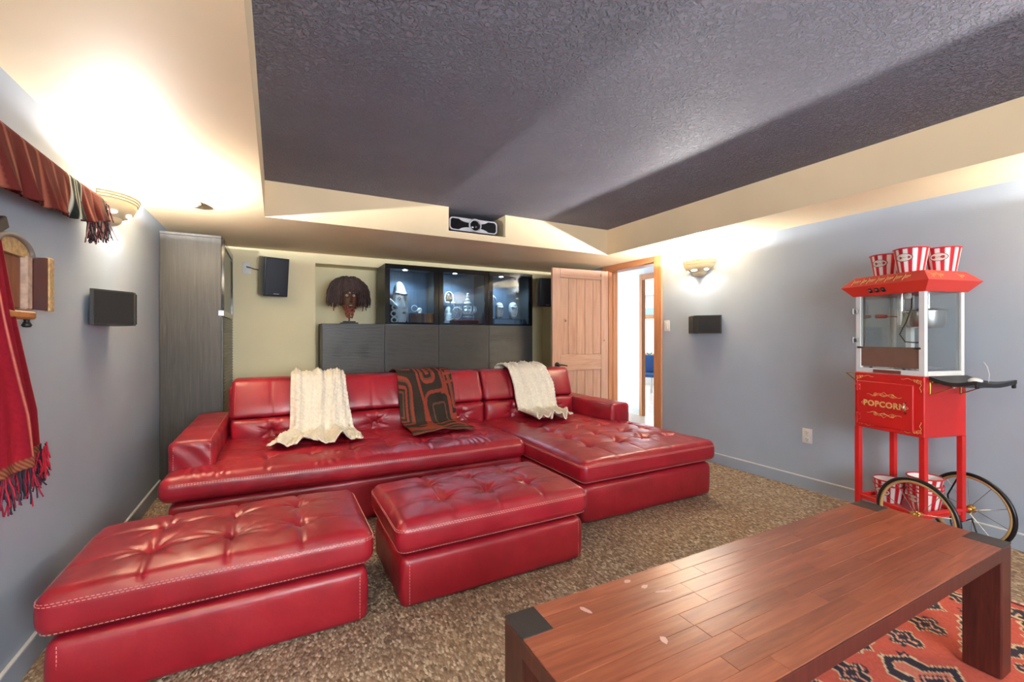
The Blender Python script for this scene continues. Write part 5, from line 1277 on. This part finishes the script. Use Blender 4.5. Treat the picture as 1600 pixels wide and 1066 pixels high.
b = MB(); b.grid(lambda u, v: (0.045 * math.cos(PI * (u)) * (1 - 0.35 * v), -0.09 + 0.17 * v, 0.042 - 0.040 * math.sin(PI * u) * (1 - 0.2 * v)), 12, 10); so_ = b.build('bowl', M_SILVER, t, 180); md = so_.modifiers.new('thickness', 'SOLIDIFY'); md.thickness = 0.002
MB().tube([(0, -0.085, 0.03), (0, -0.10, 0.05), (0, -0.115, 0.06)], [0.014, 0.014, 0.010], 10).build('handle', M_WHITE, t, 60)

# ------------------------------------------------------------------ popcorn buckets
M_BUCK = m_attr('striped_bucket', 0.35)
def bucket_mesh(r0, r1, h, ns=11, nu=110, nvv=8):
    red = np.array(srgb(196, 34, 48)[:3]); wh = np.array(srgb(240, 236, 234)[:3]); V = []; C = []; Fs = []
    prof = [(r0, 0.0)] + [(r0 + (r1 - r0) * k / nvv, h * k / nvv) for k in range(nvv + 1)] + [(r1 - 0.003, h), (r0 - 0.002, 0.006), (0.002, 0.006)]
    prof = [(0.002, 0.0)] + prof
    for j, (r, z) in enumerate(prof):
        for i in range(nu):
            a = 2 * PI * i / nu; st = int(np.floor(i / nu * ns * 2)) % 2
            V.append((r * math.cos(a), r * math.sin(a), z)); C.append(wh if st and j < nvv + 3 else (red if j < nvv + 3 else wh))
    for j in range(len(prof) - 1):
        for i in range(nu): k = (i + 1) % nu; Fs.append((j * nu + i, j * nu + k, (j + 1) * nu + k, (j + 1) * nu + i))
    me = bpy.data.meshes.new('shell'); me.from_pydata(V, [], Fs); return me, np.array(C)
def bucket(label, lx, ly, z, r0=0.060, r1=0.082, h=0.142, face=0.0, group='striped popcorn buckets', tilt=None):
    t = place('popcorn_bucket', label, 'bucket', lx, ly, z, group)
    if tilt: t.rotation_euler = (tilt[0], tilt[1], t.rotation_euler.z)
    me, C = bucket_mesh(r0, r1, h); o = link_mesh('shell', me, M_BUCK, t, 40); color_attr(o, C)
    b = MB(); b.tube([(r1 * math.cos(a), r1 * math.sin(a), h) for a in np.linspace(0, 2 * PI, 37)[:-1]], 0.0042, 8, closed=True); b.build('rim', simple('red_rim', srgb(196, 34, 48), 0.35), t, 180)
    def oval(s, off):
        vs = []; m = 28; zc = h * 0.62; rm = r0 + (r1 - r0) * 0.62 + off
        pts = [(0, 0)] + [(s * 0.040 * math.cos(2 * PI * k / m), s * 0.021 * math.sin(2 * PI * k / m)) for k in range(m)]
        for x, zz in pts:
            a = -PI / 2 + face + x / rm; r = r0 + (r1 - r0) * (zc + zz) / h + off; vs.append((r * math.cos(a), r * math.sin(a), zc + zz))
        return vs, [(0, 1 + k, 1 + (k + 1) % m) for k in range(m)]
    o1 = MB().add(*oval(1.12, 0.0009)).build('badge', simple('badge_outline', srgb(70, 70, 66), 0.5), t, 180, fix=False)
    MB().add(*oval(1.0, 0.0015)).build('badge_face', simple('badge_cream', srgb(222, 220, 208), 0.5), o1, 180, fix=False)
    pts = []
    for k in range(40):
        s = k / 39; x = -0.028 + 0.056 * s; zz = h * 0.62 + 0.004 * math.sin(s * 26) * (1 if s < .3 else .6); a = -PI / 2 + face + x / (r0 + (r1 - r0) * .62); r = r0 + (r1 - r0) * zz / h + 0.0019; pts.append((r * math.cos(a), r * math.sin(a), zz))
    MB().tube(pts, 0.0008, 4).build('script_lettering', simple('badge_ink', srgb(130, 126, 118), 0.6), o1, 180, fix=False)
    return t
CZ = 1.607
bucket('red and white striped bucket on the canopy, farthest left of three', -0.128, 0.005, CZ, face=0.15)
bucket('red and white striped bucket on the canopy, middle of three', 0.070, -0.072, CZ, face=0.12)
bucket('red and white striped bucket on the canopy, nearest the shelf side', 0.124, 0.098, CZ, face=0.3)
# nested buckets on the lower shelf, two stacks
for k, (dz, lb) in enumerate(((0, 'bottom striped bucket of the taller nested stack under the cart'), (0.022, 'second striped bucket of the taller nested stack under the cart'), (0.044, 'third striped bucket of the taller nested stack under the cart'), (0.085, 'top white-lined bucket of the taller nested stack under the cart'))):
    bucket(lb, 0.082, 0.02, 0.1845 + dz, 0.062, 0.084, 0.115, face=-0.2 + 0.3 * k, group='taller nested bucket stack under the cart')
for k, (dz, lb) in enumerate(((0, 'bottom striped bucket of the shorter nested stack under the cart'), (0.030, 'top striped bucket of the shorter nested stack under the cart'))):
    bucket(lb, -0.088, -0.02, 0.1845 + dz, 0.062, 0.082, 0.105, face=0.1 + 0.3 * k, group='shorter nested bucket stack under the cart')
# ------------------------------------------------------------------ textiles and small shrine on the left wall
M_ROD = m_wood('dark_rod_wood', [(0.3, srgb(70, 46, 32)), (0.7, srgb(110, 74, 50))], (20, 1.2, 20), 0.5)
t = thing('textile_runner', 'rust striped textile runner draped along a rod on the left wall', 'textile', (XL, 2.0, 0))
b = MB(); b.cyl((0.045, -0.85, 1.872), (0.045, 0.845, 1.876), 0.011, n=12); b.build('rod', M_ROD, t)
b = MB(); b.M = Matrix.Translation((0.045, 0.853, 1.876)) @ Matrix.Rotation(PI / 2, 4, 'X'); b.lathe([(0.012, -0.006), (0.026, -0.004), (0.026, 0.004), (0.012, 0.006)], 20, (0, 0, 0)); b.build('end_ring', simple('pale_ring', srgb(206, 188, 150), 0.4), t, 40)
for y in (-0.6, 0.55): box_part('bracket', (0.0, y - 0.01, 1.855), (0.045, y + 0.01, 1.868), M_ROD, t, 0.002)
nu, nv = 210, 40; V = np.zeros((nv + 1, nu + 1, 3)); C = np.zeros((nv + 1, nu + 1, 3))
Y0, Y1 = -0.85, 0.832
rust, rust2, blk, wht = (np.array(srgb(*c)[:3]) for c in ((94, 38, 36), (184, 116, 94), (34, 38, 36), (196, 202, 192)))
for i in range(nu + 1):
    u = i / nu; y = Y0 + (Y1 - Y0) * u; ztop = 1.894 + 0.012 * sstep(np.array([y]), .4, .85)[0]
    zb = float(np.interp(y, [-0.85, -0.03, 0.42, 0.57, 0.66, 0.83], [1.66, 1.684, 1.708, 1.728, 1.745, 1.790]))
    for j in range(nv + 1):
        v = j / nv
        if v < 0.30: s = v / 0.30; z = zb + 0.03 + (ztop - 0.02 - zb - 0.03) * s; x = 0.020 + 0.004 * math.sin(y * 40)
        elif v < 0.42: a = PI * (1 - (v - 0.30) / 0.12); z = ztop - 0.02 + 0.020 * math.sin(a); x = 0.046 + 0.026 * math.cos(a)
        else:
            s = (v - 0.42) / 0.58; z = ztop - 0.02 + (zb - ztop + 0.02) * s; dd = y - 0.45 * (ztop - z); sw = math.sin(36 * dd + 2 * noise.noise(Vector((y * 3, 0, 0)))) + 0.5 * math.sin(83 * dd + 1)
            x = 0.074 + 0.010 * s * sw * (0.4 + s) + 0.012 * s
        V[j, i] = (x, y, z)
        col = rust.copy(); dd = y - 0.45 * (1.9 - z); st = math.sin(58 * dd + 3 * noise.noise(Vector((y * 4, z * 3, 2)))) + 0.6 * math.sin(147 * dd + 2) + 0.8 * noise.noise(Vector((dd * 30, z * 8, 0)))
        col = rust + (rust2 - rust) * min(1, max(0, (st - 0.5) * 0.55))
        if 0.415 < y < 0.540:
            k = (y - 0.415) / 0.125; col = wht if (k < .08 or .36 < k < .44 or .52 < k < .60 or k > .95) else blk
        elif y > 0.76: col = blk * 0.5 + rust * 0.5
        C[j, i] = col
Wd = nu + 1; b = MB(); b.v = [tuple(p) for p in V.reshape(-1, 3).tolist()]; b.f = [(j * Wd + i, j * Wd + i + 1, (j + 1) * Wd + i + 1, (j + 1) * Wd + i) for j in range(nv) for i in range(nu)]
M_TEX = m_attr('handwoven_cloth', 0.95, 400, 0.5, 0.1)
o = b.build('cloth', M_TEX, t, 180, fix=False); color_attr(o, C.reshape(-1, 3)); md = o.modifiers.new('thickness', 'SOLIDIFY'); md.thickness = 0.004
def fringe(parent, starts, Lr, cols, seed, name='fringe', r=0.0022, sway=0.02):
    rr = random.Random(seed)
    for ci, cl in enumerate(cols):
        b = MB()
        for k, (p) in enumerate(starts):
            if k % len(cols) != ci: continue
            L = rr.uniform(*Lr); pts = [Vector(p)]; d = Vector((rr.uniform(-.15, .25), rr.uniform(-.3, .3), -1))
            for s in range(5):
                d = (d + Vector((rr.uniform(-.15, .15), rr.uniform(-.3, .3), -0.1))).normalized(); pts.append(pts[-1] + d * (L / 5))
            b.tube([tuple(q) for q in pts], r, 5)
        f = b.build(name, simple('yarn', srgb(*cl), 0.9), parent, 180, fix=False); f['kind'] = 'stuff'
rr = random.Random(21)
fringe(t, [(0.085 + rr.uniform(-.012, .012), 0.60 + 0.232 * k / 70, 1.738 + 0.055 * (k / 70)) for k in range(70)] + [(0.05 + rr.uniform(0, .045), 0.826 + rr.uniform(0, .012), rr.uniform(1.80, 1.89)) for k in range(40)], (0.075, 0.11), ((40, 26, 34), (96, 30, 44), (30, 30, 40), (150, 110, 104)), 5)

t = thing('red_textile', 'red striped handwoven textile with fringe hanging at the left edge', 'textile', (XL, 1.85, 0))
nu, nv = 110, 120; V = np.zeros((nv + 1, nu + 1, 3)); C = np.zeros((nv + 1, nu + 1, 3))
red, red2, pale = (np.array(srgb(*c)[:3]) for c in ((158, 30, 48), (126, 22, 38), (214, 140, 120)))
for j in range(nv + 1):
    v = j / nv
    for i in range(nu + 1):
        u = i / nu
        zt, zb = 1.640, 0.765 + 0.050 * u
        z = zt + (zb - zt) * v
        yr = float(np.interp(z, [0.78, 0.83, 0.969, 1.281, 1.549, 1.64], [0.325, 0.328, 0.313, 0.181, 0.085, 0.06])); yl = float(np.interp(z, [0.75, 1.2, 1.64], [-0.50, -0.36, -0.20]))
        y = yl + (yr - yl) * u
        x = 0.050 + (0.012 + 0.022 * v) * (0.6 + math.sin(u * 17 + 1.5 * v) * .8 + 0.4 * math.sin(u * 39 + 2 * v)) * (0.3 + 0.7 * v)
        V[j, i] = (max(0.012, x + 0.012), y, z)
        col = red + (red2 - red) * (0.5 + 0.5 * math.sin(u * 34)); k = (u * 9) % 1
        if k < 0.045: col = pale * 0.8 + red * 0.2
        if v > 0.965: col = np.array(srgb(150, 96, 66)[:3]) if (i + j) % 2 else np.array(srgb(104, 50, 44)[:3])
        C[j, i] = col * (0.92 + 0.16 * rr.random())
Wd = nu + 1; b = MB(); b.v = [tuple(p) for p in V.reshape(-1, 3).tolist()]; b.f = [(j * Wd + i, j * Wd + i + 1, (j + 1) * Wd + i + 1, (j + 1) * Wd + i) for j in range(nv) for i in range(nu)]
o = b.build('cloth', M_TEX, t, 180, fix=False); color_attr(o, C.reshape(-1, 3)); md = o.modifiers.new('thickness', 'SOLIDIFY'); md.thickness = 0.004
MB().cyl((0.05, -0.26, 1.648), (0.05, 0.09, 1.648), 0.010, n=10).build('hanging_bar', M_ROD, t)
box_part('bar_bracket', (0, -0.11, 1.64), (0.045, -0.09, 1.656), M_ROD, t, 0.002)
hem = [tuple(V[nv, i]) for i in range(0, nu + 1)]
fringe(t, [(p[0], p[1] + rr.uniform(-.003, .003), p[2]) for p in hem for _ in range(2)], (0.07, 0.125), ((176, 26, 52), (34, 26, 44), (130, 24, 56), (60, 40, 60)), 9)
fringe(t, [(hem[-1][0] + rr.uniform(-.01, .02), hem[-1][1] + rr.uniform(-.035, .012), hem[-1][2] + rr.uniform(-.02, .035)) for _ in range(60)], (0.06, 0.10), ((186, 26, 50), (36, 28, 46)), 13)

t = thing('wall_shrine', 'small carved wooden wall shrine with open maroon shutter beside red textile', 'wall ornament', (XL, 2.0, 0))
M_AMBER = simple('amber_carved_wood', srgb(176, 112, 56), 0.45, var=0.3, scale=30, bump=0.5); M_OLDGOLD = simple('worn_gilt_carving', srgb(188, 158, 110), 0.5, var=0.35, scale=60, bump=0.7); M_MAROON = simple('maroon_lacquer', srgb(74, 22, 34), 0.4)
M_AGED = simple('aged_pink_wood', srgb(176, 150, 134), 0.6, var=0.25, scale=40, bump=0.5)
box_part('back_board', (0.0, -0.10, 1.315), (0.012, 0.155, 1.515), M_AMBER, t, 0.001)
box_part('inner_panel', (0.0125, -0.08, 1.322), (0.050, 0.105, 1.495), m_wood('reddish_carved_panel', [(0.3, srgb(108, 58, 34)), (0.7, srgb(150, 88, 52))], (14, 14, 2), 0.5, 0.2), t, 0.002)
box_part('frame_post', (0.0125, 0.106, 1.318), (0.066, 0.148, 1.506), M_AGED, t, 0.006)
arch = [(-0.09, 1.496)] + [(0.025 + 0.115 * math.cos(a), 1.496 + 0.052 * math.sin(a)) for a in np.linspace(PI, 0, 14)] 
MB().prism(arch, 'x', 0.0125, 0.062).build('arch', M_OLDGOLD, t, 30)
MB().tube([(0.066, 0.025 + 0.118 * math.cos(a), 1.500 + 0.055 * math.sin(a)) for a in np.linspace(PI, 0.05, 18)], 0.008, 7).build('arch_moulding', simple('grey_carved_edge', srgb(120, 112, 108), 0.6), t, 180)
b = MB(); b.M = Matrix.Translation((0.03, 0.02, 1.585)) @ Matrix.Rotation(0.5, 4, 'X'); b.box((-0.012, -0.035, -0.02), (0.012, 0.035, 0.02), 0.003); b.build('top_ornament', simple('dark_carved_wood', srgb(62, 52, 46), 0.6), t, 0)
sh_poly = [(0.158, 1.322), (0.268, 1.322), (0.268, 1.518)] + [(0.268 - 0.110 * math.sin(a), 1.500 + 0.018 * math.cos(a) - 0.012 * (a / (PI / 2))) for a in np.linspace(0.2, PI / 2, 8)]
sho = MB().prism(sh_poly, 'x', 0.052, 0.064).build('shutter', M_MAROON, t, 0)
box_part('shutter_edge', (0.048, 0.2685, 1.320), (0.068, 0.312, 1.522), M_OLDGOLD, sho, 0.004)
box_part('sill', (0.0, -0.05, 1.286), (0.070, 0.166, 1.314), M_AMBER, t, 0.006)
b = MB(); b.lathe([(0.001, 1.258), (0.010, 1.259), (0.014, 1.266), (0.010, 1.274), (0.007, 1.280), (0.009, 1.2855)], 14, (0.05, 0.148, 0)); b.build('knob', M_BLACK, t, 60)

# ------------------------------------------------------------------ things in the far room
M_BLUE = simple('blue_upholstery', srgb(52, 92, 150), 0.7)
t = thing('office_chair', 'blue chair seen through the doorway in the far room', 'chair', (6.85, 6.72, 0), 0.5)
rbox_obj('seat', (-0.25, -0.24, 0.40), (0.25, 0.24, 0.47), 0.03, 0.1, M_BLUE, t); rbox_obj('backrest', (0.20, -0.23, 0.47), (0.26, 0.23, 0.84), 0.03, 0.1, M_BLUE, t)
for sx in (-0.22, 0.22):
    for sy in (-0.21, 0.21): MB().cyl((sx * 1.05, sy * 1.05, 0), (sx, sy, 0.41), 0.014).build('leg', M_CHROME, t)
t = thing('side_table', 'white table behind the blue chair in the far room', 'table', (7.6, 7.75, 0))
box_part('table_top', (-0.4, -0.7, 0.66), (0.4, 0.7, 0.70), M_WHITE, t, 0.004)
for sx in (-0.36, 0.36):
    for sy in (-0.66, 0.66): box_part('leg', (sx - 0.02, sy - 0.02, 0), (sx + 0.02, sy + 0.02, 0.66), M_WHITE, t, 0.002)
t = thing('potted_plant', 'small green plant on the white table in the far room', 'plant', (7.6, 7.5, 0.7005))
MB().lathe([(0.04, 0), (0.055, 0.08), (0.05, 0.08), (0.001, 0.07)], 14, (0, 0, 0), capA=True).build('pot', M_WHITE, t, 40)
b = MB(); rr = random.Random(2)
for k in range(26):
    a = rr.uniform(0, 2 * PI); L = rr.uniform(0.10, 0.18); d = Vector((math.cos(a), math.sin(a), 1.4)).normalized(); s = d.cross(Vector((0, 0, 1))).normalized() * 0.012; p = Vector((0, 0, 0.075))
    b.add([p, p + d * L * .5 + s, p + d * L + Vector((0, 0, -0.03)), p + d * L * .5 - s], [(0, 1, 2, 3)])
b.build('leaves', simple('leaf_green', srgb(70, 120, 84), 0.5), t, 0, fix=False)
